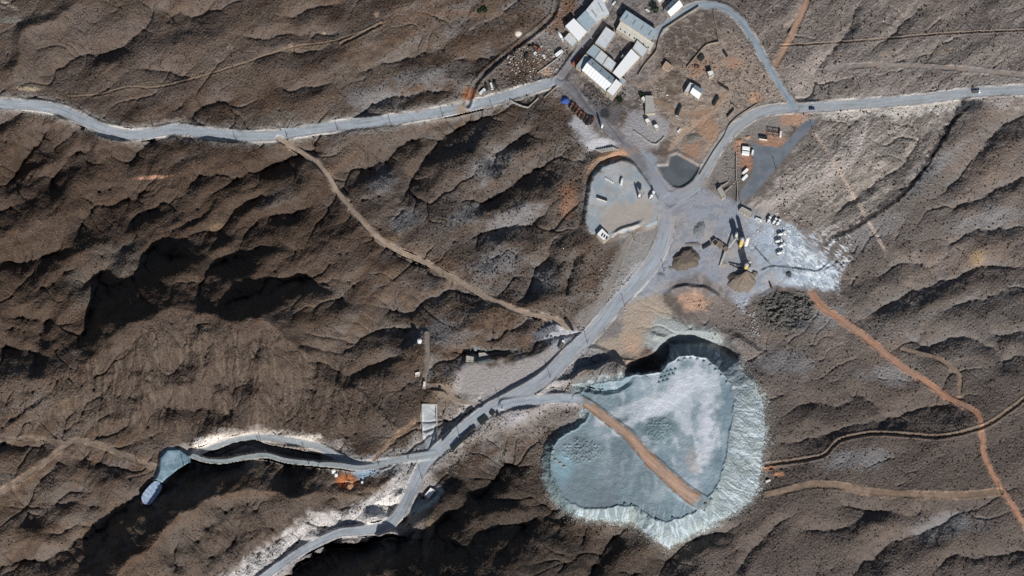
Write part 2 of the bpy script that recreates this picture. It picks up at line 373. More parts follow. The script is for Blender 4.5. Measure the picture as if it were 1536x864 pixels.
near = sm(-62, -2, DT); nearn = sm(-30, -1, DT)
H = H+low*near+nwt*nearn
ff = np.clip(-DR, 0, None)/(np.clip(-DR, 0, None)+np.clip(DT, .01, None))
heapH = PL*(1-ff)+H*ff
rill = np.abs(perlin(ARC/4.5, ff*1.5+3, 73))*.7*np.sin(np.clip(ff, 0, 1)*np.pi)
heapH = heapH-rill
berm = np.exp(-((DR-1.2)/1.3)**2)*(.9+.5*perlin(ARC/5, ARC*0, 74))
inheap = (DT > 0) | (DR > 0)
H = np.where(inheap, np.where(DR > 0, PL, heapH)+berm*1.0, H).astype(np.float32)
def pile(cx, cy, rx, ry, h, seed, rough=.8):
    dd = np.hypot((U-cx+w3*2)/rx, (V-cy+w4*2)/ry)
    k = np.clip(1-dd, 0, 1)
    global H
    H = H+h*k**1.1+rough*sm(0, .3, k)*np.abs(perlin(U/4.5, V/4.5, seed))*1.6
pile(988,644,24,22,2.0,81,.8); pile(872,676,34,22,.6,82,1.0)
# grey dump slopes west of the black pit
def ridge2(h, wa, wb, pts, pw=1.0):
    sp = spline(pts, 5); js, is_, d, side, arc, L = pdist(sp, max(wa, wb)+4, U+w3*1.5, V+w4*1.5)
    ww = np.where(side > 0, wa, wb); p = np.clip(1-d/ww, 0, 1)**pw
    tp = sm(0, .2*L, arc)*sm(0, .2*L, L-arc); H[js, is_] += h*p*(.2+.8*tp)
ridge2(8.5, 4, 36, [(858,572),(872,556),(892,553),(918,541),(935,549),(950,556)])
ridge2(3.5, 7, 12, [(806,586),(822,572),(845,570),(865,566)])
ridge2(2.5, 6, 10, [(880,520),(895,523),(910,530),(918,541)])
ridge2(-4.5, 4, 6, [(862,578),(885,583),(905,586),(930,582),(950,565)])
ridge2(2.4, 5, 9, [(975,500),(995,506),(1010,510)])
js, is_ = sub([(845,535),(960,590)], 2); an = np.arctan2(V[js, is_]-538, U[js, is_]-916); rr = np.hypot(V[js, is_]-538, U[js, is_]-916)
H[js, is_] += sm(8, 18, rr)*sm(62, 40, rr)*(np.sin(an) > .05)*np.abs(perlin(an*9, rr/60, 92))*1.3
# plant yard platform, basin, banks
base = float(HB[np.searchsorted(AY, 300), np.searchsorted(AX, 940)])
js, is_, d, _, _ = sdf(LEFTYARD, 30); m = sm(-9, 1, d)
H[js, is_] = H[js, is_]*(1-m)+(base+3.0)*m
ridge2(-3.5, 8, 7, [(868,345),(876,300),(882,268),(900,247),(925,236),(942,234)])
ridge2(-3.5, 14, 12, [(868,250),(880,232),(900,222),(925,220)])
base = float(HB[np.searchsorted(AY, 262), np.searchsorted(AX, 1010)])
js, is_, d, _, _ = sdf(BASIN, 20); H[js, is_] = H[js, is_]*(1-sm(-9, -4, d))+(base+.3)*sm(-9, -4, d)
H[js, is_] = H[js, is_]*(1-sm(-3.5, 1, d))+(base-1.9)*sm(-3.5, 1, d)
for lvp, s in ((ASPHALT, 5),): flatten(lvp, None, s)
ridge2(2.6, 4, 5, [(917,352),(935,343),(955,337),(964,331)])
ridge2(3, 5, 12, [(1002,440),(1015,432),(1040,430),(1065,436),(1085,452)])
ridge2(3, 6, 18, [(1095,500),(1120,515),(1150,535)])
ridge2(3, 5, 9, [(815,492),(835,486),(850,490)])
ridge2(-3, 7, 8, [(760,536),(800,525),(828,508)])
# boulder dump
js, is_, d, _, _ = sdf([(1135,455),(1160,440),(1205,438),(1222,455),(1215,490),(1185,500),(1150,485)], 14)
m = sm(-8, 8, d+w3[js, is_]*4); H[js, is_] += m*(.5+fbm(U[js, is_]/13+w3[js, is_], V[js, is_]/11+w4[js, is_], 90, 3, .6)*2.6+sm(.1, .6, perlin(U[js, is_]/4.5, V[js, is_]/4.2, 91))*.7)
# roads
HB = blur(H, 6)
def lookup(A, px, py):
    i = np.clip(np.interp(px, AX, np.arange(NX)), 0, NX-1.001); j = np.clip(np.interp(py, AY, np.arange(NY)), 0, NY-1.001)
    i0 = i.astype(int); j0 = j.astype(int); fi = i-i0; fj = j-j0
    return (A[j0, i0]*(1-fi)+A[j0, i0+1]*fi)*(1-fj)+(A[j0+1, i0]*(1-fi)+A[j0+1, i0+1]*fi)*fj
RM = {}
lab = 1
for grp, dic in (('road', ROADS), ('dirt_track', TRACKS)):
    for nm, (pts, w, col, lift, text) in dic.items():
        sp = spline(pts, 6)
        hc = lookup(HB, sp[:, 0], sp[:, 1]); k = 9 if grp == 'road' else 5
        pad = np.pad(hc, k, mode='edge'); hc = np.convolve(pad, np.ones(2*k+1)/(2*k+1), 'valid')
        sl_ = np.concatenate([[0], np.cumsum(np.hypot(*np.diff(sp, axis=0).T))])
        js, is_, d, side, arc, L = pdist(sp, w+16, U, V)
        wl = road_width(nm, arc, L, w)/2
        hh = np.interp(arc, sl_, hc)+lift
        sh = 4.5 if grp == 'road' else 2.2
        m = sm(wl+sh, wl+.3, d)
        if nm == 'south': hh = hh+4.5*sm(.66*L, .8*L, arc)
        if nm == 'valley': vx, vh = sp[::-1, 0].copy(), hc[::-1].copy()
        if nm == 'gulch': hh = np.interp(sp[:, 0], vx, vh)+7.0*sm(585, 520, sp[:, 0]); hh = np.interp(arc, sl_, hh)
        H[js, is_] = H[js, is_]*(1-m)+hh*m
        if nm in ('orange', 'south', 'west', 'east', 'southeast', 'haul'):   # graded windrow beside the road
            H[js, is_] += .5*np.exp(-((d-wl-1.8)/1.1)**2)*(.4+.9*perlin(arc/14, side*3, 77))*(sm(110, 150, arc) if nm in ('south', 'east') else 1)
        e = wl-d+wob[js, is_]*.9
        RM[(grp, nm)] = (js, is_, e, arc, d, side, L, wl)
        LAB[js, is_] = np.where(e > 0, lab, LAB[js, is_]); SURF.append((lab, grp, text)); lab += 1
for pts, w, dep in (([(292,684),(318,682),(345,672),(362,664),(378,664),(400,672),(430,677),(460,684),(490,690)], 6, 6),):
    sp = spline(pts, 5); js, is_, d, side, arc, L = pdist(sp, 12, U+w3*.5, V+w4*.8)
    ok_ = (LAB[js, is_] == 0); H[js, is_] -= ok_*dep*sm(w, w*.55, d)*sm(0, 18, arc)*sm(0, 18, L-arc)
# trenches with thrown up banks
TR = [([(1148,697),(1200,690),(1235,683),(1250,668),(1265,658),(1310,650),(1360,652),(1410,655),(1458,645),(1490,632),(1545,592)], 2.0, 1.6),
      ([(702,158),(712,130),(725,112),(752,88),(782,64),(815,38),(832,18),(838,-20)], 2.6, 2.0),
      ([(100,146),(150,142),(190,131),(230,132),(270,124),(300,116),(345,102),(400,84),(445,70),(500,62),(560,42)], 1.2, .6),
      ([(512,66),(540,52),(572,36)], 1.7, 1.3),
      ([(1170,68),(1230,65),(1330,58),(1420,50),(1560,44)], 1.1, .8),
      ([(1240,365),(1252,352),(1275,345),(1310,322),(1352,292),(1378,262),(1398,232),(1416,204),(1432,176),(1452,160)], 2.6, .9)]
TRM = []
for pts, w, dep in TR:
    sp = spline(pts, 5); js, is_, d, side, arc, L = pdist(sp, 12, U+w3*.5, V+w4*.5)
    H[js, is_] += -dep*np.exp(-(d/w)**2)+dep*.55*np.exp(-((d-w*2.0)/(w*.7))**2)
    TRM.append((js, is_, d, w))
# fine roughness
rgh = np.ones(U.shape, np.float32)
for k_, (js, is_, e, *_r) in RM.items(): rgh[js, is_] = np.minimum(rgh[js, is_], .12+.88*sm(1.5, -2.5, e))
for poly, v in ((LEFTYARD, .2), (BASIN, .05), (ASPHALT, .05), (POND, .02), (GR, .5)):
    js, is_, d, _, _ = sdf(poly, 8); rgh[js, is_] *= 1-(1-v)*sm(-2, 2, d)
rgh = np.where(DR > 2, np.minimum(rgh, .3), rgh)
for poly, v in (([(940,225),(1000,225),(1060,280),(1150,310),(1250,370),(1262,440),(1130,445),(1060,430),(940,470),(975,350)], .25), ([(690,530),(740,540),(800,530),(845,510),(860,530),(790,590),(690,600)], .4), ([(880,470),(940,440),(1010,440),(1080,480),(1030,520),(940,550),(880,520)], .45), ([(628,602),(660,602),(660,672),(630,672)], .15)):
    js, is_, d, _, _ = sdf(poly, 12); rgh[js, is_] *= 1-(1-v)*sm(-6, 6, d)
xr, yr = (U*.8-V*.6), (U*.6+V*.8)
H += rgh*(np.abs(perlin(U/6+w3*.5, V/5.2+w4*.5, 45))*.45+np.abs(perlin(xr/3.6, yr/3.4, 49))*.38+perlin(U/2.3, V/2.2, 46)*.5)
# pond and talus
POND_UP = 5.0
base = float(lookup(H, np.array([240.]), np.array([700.]))[0])+POND_UP
js, is_, d, _, _ = sdf(TALUS, 10); H[js, is_] = H[js, is_]*(1-sm(-2, 5, d))+(base+(715-V[js, is_])*.09)*sm(-2, 5, d)+rgh[js, is_]*0
js, is_, d, _, _ = sdf(POND, 10); H[js, is_] = H[js, is_]*(1-sm(-2, 1, d))+(base-3.2)*sm(-2, 1, d)
fade = np.maximum(np.maximum(-30-U, U-1566), np.maximum(-30-V, V-894))
H = H*(1-sm(800, 3000, fade)*.5)

def HT(px, py): return float(lookup(H, np.array([float(px)]), np.array([float(py)]))[0])
def P(px, py, dz=0):
    z = HT(px, py)+dz
    x, y, _ = RAY(px, py, HT(px, py)); return Vector((float(x), float(y), z))

# ------------------------------------------------------------------ ground colours
n1 = fbm(U/140, V/110, 100, 3); n2 = fbm(U/38, V/30, 101, 3); n3 = fbm(U/9, V/8, 102, 2); n4 = perlin(U/2.2, V/2.2, 103)
HL6 = H-blur(H, 13)
C = np.zeros(U.shape+(3,), np.float32)
def mix(m, col):
    global C
    C = C*(1-m[..., None])+alb(col)*m[..., None]
C[:] = alb((85, 72, 63))
mix(sm(-.3, .6, n1)*.7, (92, 79, 69)); mix(sm(-.2, .5, -n1+n2*.3)*.6, (84, 73, 66))
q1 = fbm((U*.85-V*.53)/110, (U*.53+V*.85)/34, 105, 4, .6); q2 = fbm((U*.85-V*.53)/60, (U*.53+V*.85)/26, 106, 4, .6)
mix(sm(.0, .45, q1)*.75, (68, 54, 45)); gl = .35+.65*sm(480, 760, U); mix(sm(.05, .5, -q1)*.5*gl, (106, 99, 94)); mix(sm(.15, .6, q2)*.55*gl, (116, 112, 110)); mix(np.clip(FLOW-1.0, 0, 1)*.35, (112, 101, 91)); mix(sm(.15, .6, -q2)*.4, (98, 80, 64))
def wash(m, col): mix(np.clip(m, 0, 1), col)
right = sm(850, 1150, U); wash(right*.6, (108, 102, 98))
wash(right*sm(-.1, .5, n1+n2*.4)*.35, (122, 106, 96)); wash(right*sm(.1, .6, n2-n1*.4)*.4, (88, 82, 79))
sed = sm(.4, -2.2, HL6)*sm(-.6, .3, n2+.1)   # fine grey wash in the hollows
wash(sed*.42*gl*(1-sm(.2, .9, rgh*0+n3)), (112, 112, 113))
wash(sm(.8, 2.5, HL6)*.3, (92, 74, 60))
def region(poly, col, soft, k=1.0, rough=5.0, seed=0):
    js, is_, d, _, _ = sdf(poly, soft*2+rough*2)
    m = sm(-soft, soft, d+(n2[js, is_]*rough+n3[js, is_]*rough*.7))*k
    C[js, is_] = C[js, is_]*(1-m[..., None])+alb(col)*m[..., None]
def blob(x, y, rx, ry, col, k=.8, rot=0, rough=.45):
    r = max(rx, ry)*1.8
    js, is_ = sub([(x, y)], r); c, s = math.cos(math.radians(rot)), math.sin(math.radians(rot))
    dx = U[js, is_]-x; dy = V[js, is_]-y
    q = np.hypot((dx*c-dy*s)/rx, (dx*s+dy*c)/ry)+n3[js, is_]*rough*.5+n2[js, is_]*rough*.5
    m = sm(1.25, .45, q)*k; C[js, is_] = C[js, is_]*(1-m[..., None])+alb(col)*m[..., None]
def line(pts, w, col, k=.8, soft=1.5, rough=.8):
    sp = spline(pts, 5); js, is_, d, side, arc, L = pdist(sp, w+soft*3+4, U, V)
    m = sm(soft, -soft, d-w/2+(n3[js, is_]*rough+n4[js, is_]*.5*rough))*k*sm(0, 12, arc)*sm(0, 12, L-arc)
    C[js, is_] = C[js, is_]*(1-m[..., None])+alb(col)*m[..., None]
# big tonal regions
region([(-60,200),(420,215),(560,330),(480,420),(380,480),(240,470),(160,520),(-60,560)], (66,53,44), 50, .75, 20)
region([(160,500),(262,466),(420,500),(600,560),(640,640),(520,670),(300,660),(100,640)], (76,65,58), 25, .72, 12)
region([(200,860),(260,790),(330,745),(480,745),(540,760),(420,810),(330,870)], (76,68,62), 18, .6, 8)
region([(0,0),(300,0),(500,40),(400,110),(250,160),(0,140)], (90,80,74), 40, .5, 20)
region([(1150,560),(1560,560),(1560,870),(1000,870),(1100,790),(1150,700)], (84,75,70), 40, .75, 16)
region([(620,700),(820,690),(850,780),(1000,830),(1000,900),(560,900),(600,800)], (60,52,46), 25, .85, 12)
region([(900,-20),(1640,-20),(1640,160),(1220,160),(1150,90)], (114,106,102), 30, .5, 16)
region([(520,200),(860,180),(880,330),(860,460),(780,460),(560,320)], (82,74,69), 30, .6, 14)
for x, y, rx, ry, rot in ((735,250,40,22,30),(770,330,55,20,25),(700,320,30,18,20),(745,395,45,22,15),(815,420,22,26,0),(575,270,22,20,30),(610,330,28,16,30),(650,500,40,20,10),(180,390,40,30,0),(120,430,26,30,0),(420,300,30,14,30),(1100,520,50,26,-30),(1185,545,40,20,0),(1235,480,34,18,20),(1310,350,50,20,35),(1400,250,60,18,40),(1480,330,60,18,15),(1340,560,50,18,5),(1280,690,60,18,5),(1420,790,60,20,10),(560,150,60,20,10),(420,180,50,14,5),(640,115,60,14,10),(80,740,40,20,20),(110,775,50,9,5)):
    blob(x, y, rx, ry, (122,122,124) if x > 500 else (92,86,80), .6, rot, .7)
# dust skirts of the roads
for (grp, nm), (js, is_, e, arc, d, side, L, wl) in RM.items():
    if grp == 'road':
        if nm in ('south', 'east', 'town', 'ramp', 'valley'):
            j4, i4, d4, _, _, _ = pdist(spline(ROADS[nm][0], 6), 60, U, V)
            m4 = sm({'south': 44, 'ramp': 26, 'valley': 16}.get(nm, 26), 8, d4+(n2[j4, i4]+n3[j4, i4]*.6)*18)*.62
            C[j4, i4] = C[j4, i4]*(1-m4[..., None])+alb((150, 144, 140))*m4[..., None]
        col = {'west': (128,124,120), 'east': (140,134,130), 'town': (110,106,106), 'valley': (150,140,130), 'gulch': (130,126,120), 'street': (120,116,114), 'north': (118,110,105)}.get(nm, (132,130,132))
        m = sm(-13, 0, e+n3[js, is_]*4)*.85
    else: col, m = ROADS.get(nm, TRACKS[nm])[2], sm(-5, 1, e+n3[js, is_]*1.5)*.5
    C[js, is_] = C[js, is_]*(1-m[..., None])+alb(col)*m[..., None]
# plant and village ground
region([(790,60),(840,20),(880,-20),(1030,-20),(1010,40),(985,110),(950,160),(900,130),(850,110),(830,95)], (124,118,116), 8, .85, 6)
region([(1000,60),(1060,30),(1110,60),(1150,100),(1185,155),(1130,160),(1080,190),(1060,250),(1010,228),(985,205),(960,150),(980,100)], (148,134,123), 12, .8, 8)
region([(1005,38),(1050,12),(1080,28),(1085,55),(1060,64),(1040,88),(1022,104),(1000,110),(985,100),(992,60)], (98,88,82), 5, .85, 5)
region([(985,120),(1010,105),(1030,112),(1025,140),(1000,165),(985,160)], (108,96,84), 5, .8, 5)
region([(880,108),(905,128),(925,148),(945,150),(960,135),(985,145),(980,175),(945,170),(920,165),(890,140),(872,120)], (84,80,78), 4, .7, 8)
js, is_ = sub([(760,0),(1200,340)], 1); vm = sm(-20, 20, 1.0*(U[js, is_] > 0)*30)
va = fbm(U[js, is_]/11+w3[js, is_]*.6, V[js, is_]/7+w4[js, is_]*.6, 160, 3, .65); vmask = np.zeros(U.shape, np.float32)
j3, i3, dg, _, _ = sdf(GR, 20); vmask[j3, i3] = sm(-6, 6, dg)*sm(240, 200, V[j3, i3]); vmask = vmask[js, is_]
for mm, cc in ((sm(.15, .5, va)*.5, (70,62,58)), (sm(.15, .55, -va)*.4, (166,156,148))):
    mm = (mm*vmask)[..., None]; C[js, is_] = C[js, is_]*(1-mm)+alb(cc)*mm
region([(945,170),(985,165),(1005,185),(1000,205),(985,222),(960,225),(930,200)], (150,148,150), 6, .9, 4)
region([(862,135),(905,150),(935,160),(925,185),(900,180),(875,160),(850,140)], (92,90,92), 6, .85, 5)
region([(868,170),(900,205),(930,215),(920,225),(890,225),(870,210),(855,185)], (168,168,172), 6, .9, 4)
region([(960,225),(985,235),(995,262),(1015,285),(1045,280),(1100,300),(1135,315),(1180,335),(1200,360),(1235,380),(1252,400),(1250,432),(1205,432),(1160,432),(1130,445),(1115,470),(1085,440),(1060,420),(1020,420),(985,440),(945,455),(930,440),(985,380),(995,320),(975,280)], (142,146,155), 5, .97, 5)
for q in ((1010,345,16,34,(156,148,146)),(975,400,12,26,(160,150,142)),(1080,330,40,10,(138,146,156)),(1090,380,18,26,(150,144,144)),(1060,345,22,16,(158,152,150)),(1040,300,40,14,(146,148,156)),(1095,430,22,14,(150,146,148)),(1000,430,18,12,(134,144,152))): blob(*q, .6, 0, .9)
region([(1120,330),(1185,340),(1235,385),(1250,430),(1190,425),(1140,425),(1130,380)], (162,172,184), 10, .8, 8)
for q in ((1215,385,26,8,(214,222,230),.85,-20),(1232,412,22,14,(206,214,224),.8,0),(1200,378,16,8,(218,224,228),.8,-30),(1253,360,9,6,(214,220,228),.9,30),(1175,350,22,12,(178,190,204),.6,0),(1150,365,20,14,(166,178,192),.6,0),(1195,420,24,8,(190,200,212),.7,0),(1248,425,6,8,(214,220,228),.8,0),(1140,330,14,5,(180,186,190),.7,-20)):
    blob(q[0], q[1], q[2], q[3], q[4], q[5], q[6], .9)
def streaks(poly, soft, ang, lu, lv_, lo, hi, colr, k, seed):
    js, is_, d, _, _ = sdf(poly, soft*2+14); m = sm(-soft, soft, d+n2[js, is_]*10+n3[js, is_]*6)
    c_, s_ = math.cos(math.radians(ang)), math.sin(math.radians(ang)); X_, Y_ = U[js, is_], V[js, is_]
    q = fbm((X_*c_-Y_*s_)/lu+w3[js, is_]*.2, (X_*s_+Y_*c_)/lv_+w4[js, is_]*.4, seed, 4, .6)
    m = (m*sm(lo, hi, q)*k)[..., None]; C[js, is_] = C[js, is_]*(1-m)+alb(colr)*m
WH = [(1150,330),(1190,335),(1225,355),(1238,385),(1262,395),(1260,436),(1215,430),(1190,426),(1185,395),(1165,372)]
streaks(WH, 7, -38, 16, 5, -.15, .35, (214,222,230), .9, 170)
streaks([(1225,345),(1250,335),(1275,355),(1262,400),(1240,400)], 6, -35, 14, 4, .05, .4, (206,210,214), .8, 177)
streaks(WH, 5, -60, 10, 3, .15, .45, (96,104,112), .6, 178)
streaks(WH, 7, 10, 14, 4, .05, .4, (150,164,178), .7, 171)
line([(1126,362),(1134,372),(1148,388),(1160,400)], 2.2, (42,52,60), .9, .8, .6)
line([(1120,370),(1128,376),(1132,374),(1138,373)], 1.8, (42,52,60), .8, .8, .6)
line([(1136,408),(1148,402),(1160,399),(1185,401),(1210,404),(1226,406),(1240,396),(1246,388)], 2.6, (40,48,56), .95, .9, .8)
blob(1183,409,7,9,(60,70,78),.85,20,.6)
line([(1243,398),(1248,380),(1262,352)], 9, (98,94,90), .8, 2)
region([(1000,425),(1050,412),(1085,430),(1110,470),(1130,500),(1150,540),(1110,530),(1060,500),(1010,445)], (110,102,98), 8, .85, 6)
region([(1015,445),(1040,438),(1065,452),(1060,470),(1025,462)], (170,138,118), 6, .85, 5)
region([(1125,448),(1160,438),(1210,438),(1224,460),(1215,492),(1185,502),(1150,490),(1130,475)], (96,92,88), 6, .85, 12)
blob(1170,452,26,10,(60,60,62),.7,0,1.2); blob(1200,485,20,8,(62,66,72),.7,-20,1.2)
region([(700,600),(760,560),(850,520),(905,470),(930,400),(965,350),(985,380),(960,430),(900,510),(840,590),(800,625),(730,640),(690,660),(640,700),(630,680),(680,625)], (164,160,158), 8, .75, 12)
region([(940,455),(985,440),(1000,460),(1015,500),(985,510),(960,535),(930,548),(905,535),(890,515),(900,500),(930,478)], (162,148,134), 7, .85, 5)
region([(985,475),(1060,490),(1100,515),(1060,520),(1010,512),(990,530),(960,520)], (150,158,158), 7, .8, 6)
blob(945,515,16,18,(178,148,126),.6,20); blob(905,505,8,6,(186,164,140),.7)
region([(875,505),(925,478),(940,485),(925,505),(900,512),(885,520)], (112,110,110), 4, .85, 4)
region([(955,420),(985,385),(1000,372),(1000,420),(960,445)], (146,150,158), 6, .8, 4)
region([(1082,232),(1100,205),(1130,178),(1185,170),(1180,210),(1120,215),(1105,260),(1070,290)], (130,124,120), 8, .8, 6)
for q in ((1160,212,26,14,(164,126,104),.7,0),(1188,178,20,10,(176,134,110),.75,0),(1110,222,12,14,(168,126,100),.7,0),(1118,245,12,14,(164,122,98),.7,0),(1205,168,20,7,(160,128,108),.7,0),(853,300,12,42,(132,96,76),.6,-8),(848,285,12,14,(136,98,76),.5,0),(705,142,14,11,(140,90,62),.85,0),(1098,95,16,14,(166,130,108),.6,0),(1050,100,22,14,(150,120,98),.7,30),(1040,225,16,22,(156,120,98),.6,0),(1060,190,18,30,(156,122,96),.7,30),(925,232,30,9,(178,140,112),.9,10),(900,240,26,12,(140,118,98),.7,30),(900,30,8,30,(120,110,104),.3,0),(845,20,14,34,(112,86,68),.8,-35),(820,110,14,8,(188,156,130),.8,-20),(1130,148,12,8,(182,146,116),.8,0),(1150,702,14,6,(150,106,80),.9,0),(1170,712,8,4,(170,124,96),.9,0),(1195,125,14,30,(150,140,134),.6,0),(228,266,28,3.2,(172,132,110),.9,5),(40,133,20,3.4,(158,144,122),.95,-3),(345,70,5,4,(140,122,106),.6,0),(437,68,5,3.5,(142,124,110),.6,20),(485,51,4,4,(160,144,130),.6,0),(330,340,16,6,(128,108,84),.7,0),(325,90,5,4,(130,114,98),.5,0),(1465,388,14,14,(140,118,88),.6,0),(778,51,5,5,(214,206,196),.8,30),(565,22,4,5,(150,128,112),.8,0),(15,8,22,4,(140,130,120),.8,-28),(15,30,20,8,(112,112,106),.7,0)):
    blob(*q[:5], q[5], q[6], .6)
region([(1135,312),(1185,250),(1235,180),(1440,162),(1380,235),(1300,318),(1230,350),(1190,335)], (126,120,114), 14, .75, 12)
region([(1200,60),(1560,40),(1560,120),(1250,150),(1190,140)], (124,117,112), 16, .6, 12)
region([(1240,168),(1330,164),(1440,152),(1450,160),(1400,172),(1300,176),(1235,178)], (186,182,176), 3, .7, 5)
region([(1130,305),(1180,270),(1240,240),(1280,215),(1275,245),(1235,275),(1190,305),(1150,325)], (150,142,136), 7, .6, 10)
RA = [(1125,305),(1185,245),(1240,175),(1450,160),(1420,200),(1370,260),(1300,320),(1235,360),(1200,340)]
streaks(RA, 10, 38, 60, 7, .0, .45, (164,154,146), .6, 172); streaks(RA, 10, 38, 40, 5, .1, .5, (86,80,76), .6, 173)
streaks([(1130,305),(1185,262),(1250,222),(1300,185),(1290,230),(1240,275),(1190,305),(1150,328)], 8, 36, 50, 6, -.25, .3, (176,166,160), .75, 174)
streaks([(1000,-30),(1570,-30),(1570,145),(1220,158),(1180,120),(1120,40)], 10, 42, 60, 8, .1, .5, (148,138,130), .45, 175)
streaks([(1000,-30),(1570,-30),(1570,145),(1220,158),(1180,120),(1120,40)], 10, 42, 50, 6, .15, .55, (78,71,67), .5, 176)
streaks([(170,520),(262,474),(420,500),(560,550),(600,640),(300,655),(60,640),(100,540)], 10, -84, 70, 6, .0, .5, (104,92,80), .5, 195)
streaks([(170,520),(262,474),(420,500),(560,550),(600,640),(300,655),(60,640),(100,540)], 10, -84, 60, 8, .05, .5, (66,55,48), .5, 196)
# pale washes right of the village
line([(1300,172),(1292,205),(1282,235),(1262,255),(1225,275),(1170,300),(1140,318)], 12, (166,156,150), .8, 5, 3)
line([(1302,170),(1298,195),(1284,232)], 3, (186,178,172), .7, 1.5)
line([(1370,190),(1320,205),(1290,225)], 4, (156,148,142), .6, 2)
line([(1215,190),(1238,222),(1262,262),(1290,310),(1330,380)], 5, (166,150,138), .85, 1.5)
line([(1205,340),(1215,365),(1240,395)], 14, (134,130,130), .5, 5, 4)
line([(1283,478),(1320,474),(1360,465),(1400,455)], 3, (136,118,104), .7, 1.2)
region([(1190,85),(1250,70),(1265,100),(1230,150),(1195,150),(1170,110)], (146,136,130), 14, .7, 10)
region([(1340,150),(1450,140),(1440,160),(1390,168),(1320,164),(1250,170)], (160,154,146), 5, .6, 4)
line([(1452,150),(1432,178),(1416,204),(1398,232),(1378,262),(1352,292),(1310,322),(1275,345),(1245,362)], 8, (52,51,54), .95, 2.0, 6)
blob(1455,158,20,12,(48,50,54),.95,10,.8)
line([(1468,142),(1510,137),(1560,135)], 2.5, (72,78,84), .85, 1)
for x, y, w in ((1260,83,5),(1215,88,4),(1420,75,16),(1250,142,10),(1325,82,8)): blob(x, y, w, 3, (156,136,120), .6, 15)
# south road verges, bright quarry dust
region([(622,700),(640,690),(612,760),(590,780),(540,790),(512,795),(480,805),(440,828),(360,880),(330,870),(420,805),(480,770),(520,765),(560,740)], (182,178,176), 9, .85, 9)
region([(560,755),(605,722),(600,750),(585,776),(540,786)], (214,208,202), 8, .7, 8)
region([(285,680),(300,655),(360,648),(420,650),(480,655),(470,664),(400,656),(350,662),(300,678)], (196,186,174), 5, .9, 4)
region([(288,680),(292,658),(335,654),(338,664)], (222,212,202), 4, .9, 3)
region([(500,670),(540,688),(600,680),(640,660),(655,675),(620,700),(560,712),(530,705)], (142,144,146), 6, .8, 5)
region([(545,700),(566,706),(540,722),(530,712)], (118,136,152), 3, .9, 2)
region([(700,542),(740,548),(800,535),(835,515),(845,530),(800,572),(760,592),(700,596),(675,585),(685,560)], (158,152,150), 7, .88, 6)
region([(690,545),(715,520),(735,530),(740,545)], (118,124,122), 4, .8, 2)
region([(830,480),(850,492),(880,500),(870,515),(845,525),(820,515),(805,500)], (152,154,160), 6, .9, 4)
region([(800,500),(815,490),(832,486),(838,498),(815,508),(800,512)], (60,64,74), 3, .8, 4)
region([(655,560),(680,580),(690,600),(650,600)], (130,116,102), 6, .7, 5)
region([(633,608),(655,608),(655,640),(658,668),(640,680),(632,640)], (156,160,164), 1.5, .95, .5)
line([(634,612),(633,640),(640,668)], 4, (196,194,190), .8, 1.2)
line([(640,505),(644,540),(642,575)], 9, (120,118,112), .8, 3)
region([(745,600),(800,612),(840,605),(872,620),(850,640),(790,660),(740,650),(720,640)], (124,118,114), 10, .6, 8)
blob(773,625,30,12,(150,146,150),.7,25); blob(735,620,22,10,(150,146,142),.7,30)
region([(640,735),(655,725),(665,735),(648,760),(620,775),(612,768),(625,745)], (148,156,160), 4, .9, 3)
blob(645,790,8,50,(112,98,82),.6,-5); blob(518,722,16,14,(168,104,66),.9,0); blob(524,728,7,7,(214,170,140),.9,0)
region([(880,520),(905,522),(920,540),(895,552),(870,556),(840,572),(815,580),(835,560),(860,540)], (118,118,120), 5, .85, 4)
region([(860,572),(895,552),(918,541),(950,558),(940,570),(900,582),(870,580)], (112,110,108), 4, .9, 3)
region([(930,372),(940,350),(985,345),(985,380),(955,415),(905,470),(890,475),(905,430)], (134,132,130), 6, .75, 6)
region([(925,430),(950,400),(962,395),(950,425),(925,440)], (176,176,180), 5, .8, 4)
blob(1095,600,8,90,(120,140,150),0)
# quarry spots in the upper left
line([(560,40),(610,25),(680,20),(760,22),(820,12)], 10, (112,90,74), .5, 4, 3)
line([(130,146),(200,133),(300,112),(400,86),(512,58)], 9, (112,100,86), .5, 4, 3)
for pts_, w_, c_ in (([(1000,232),(1020,205),(1045,185),(1068,168),(1085,150),(1100,135)], 6, (170,148,130)), ([(1005,212),(1030,190),(1050,178)], 3, (176,150,128)), ([(1056,232),(1072,205),(1080,190)], 5, (170,140,118)), ([(940,120),(965,128),(990,112),(1015,100),(1035,112)], 5, (142,126,114)), ([(1030,118),(1050,112),(1075,100),(1095,85)], 7, (158,134,116)), ([(980,60),(1000,70),(1018,92)], 3, (120,106,96))):
    line(pts_, w_, c_, .75, 2, 2.5)
js, is_ = sub([(868,668),(880,680)], 26); q = sm(.1, .45, perlin(U[js, is_]/2.6, V[js, is_]/3.4, 190))*sm(1.1, .7, np.hypot((U[js, is_]-868)/26, (V[js, is_]-672)/24)); C[js, is_] = C[js, is_]*(1-q[..., None]*.85)+alb((58,62,66))*q[..., None]*.85
# colour along the trenches: dark middle, paler banks
for js, is_, d, w in TRM:
    m = sm(w*3.0, w*1.6, d)*(.0 if w > 2.55 else .4); C[js, is_] = C[js, is_]*(1-m[..., None])+alb((128,110,94))*m[..., None]
    m = sm(w*1.1, w*.2, d)*.55; C[js, is_] = C[js, is_]*(1-m[..., None])+alb((48,42,38))*m[..., None]
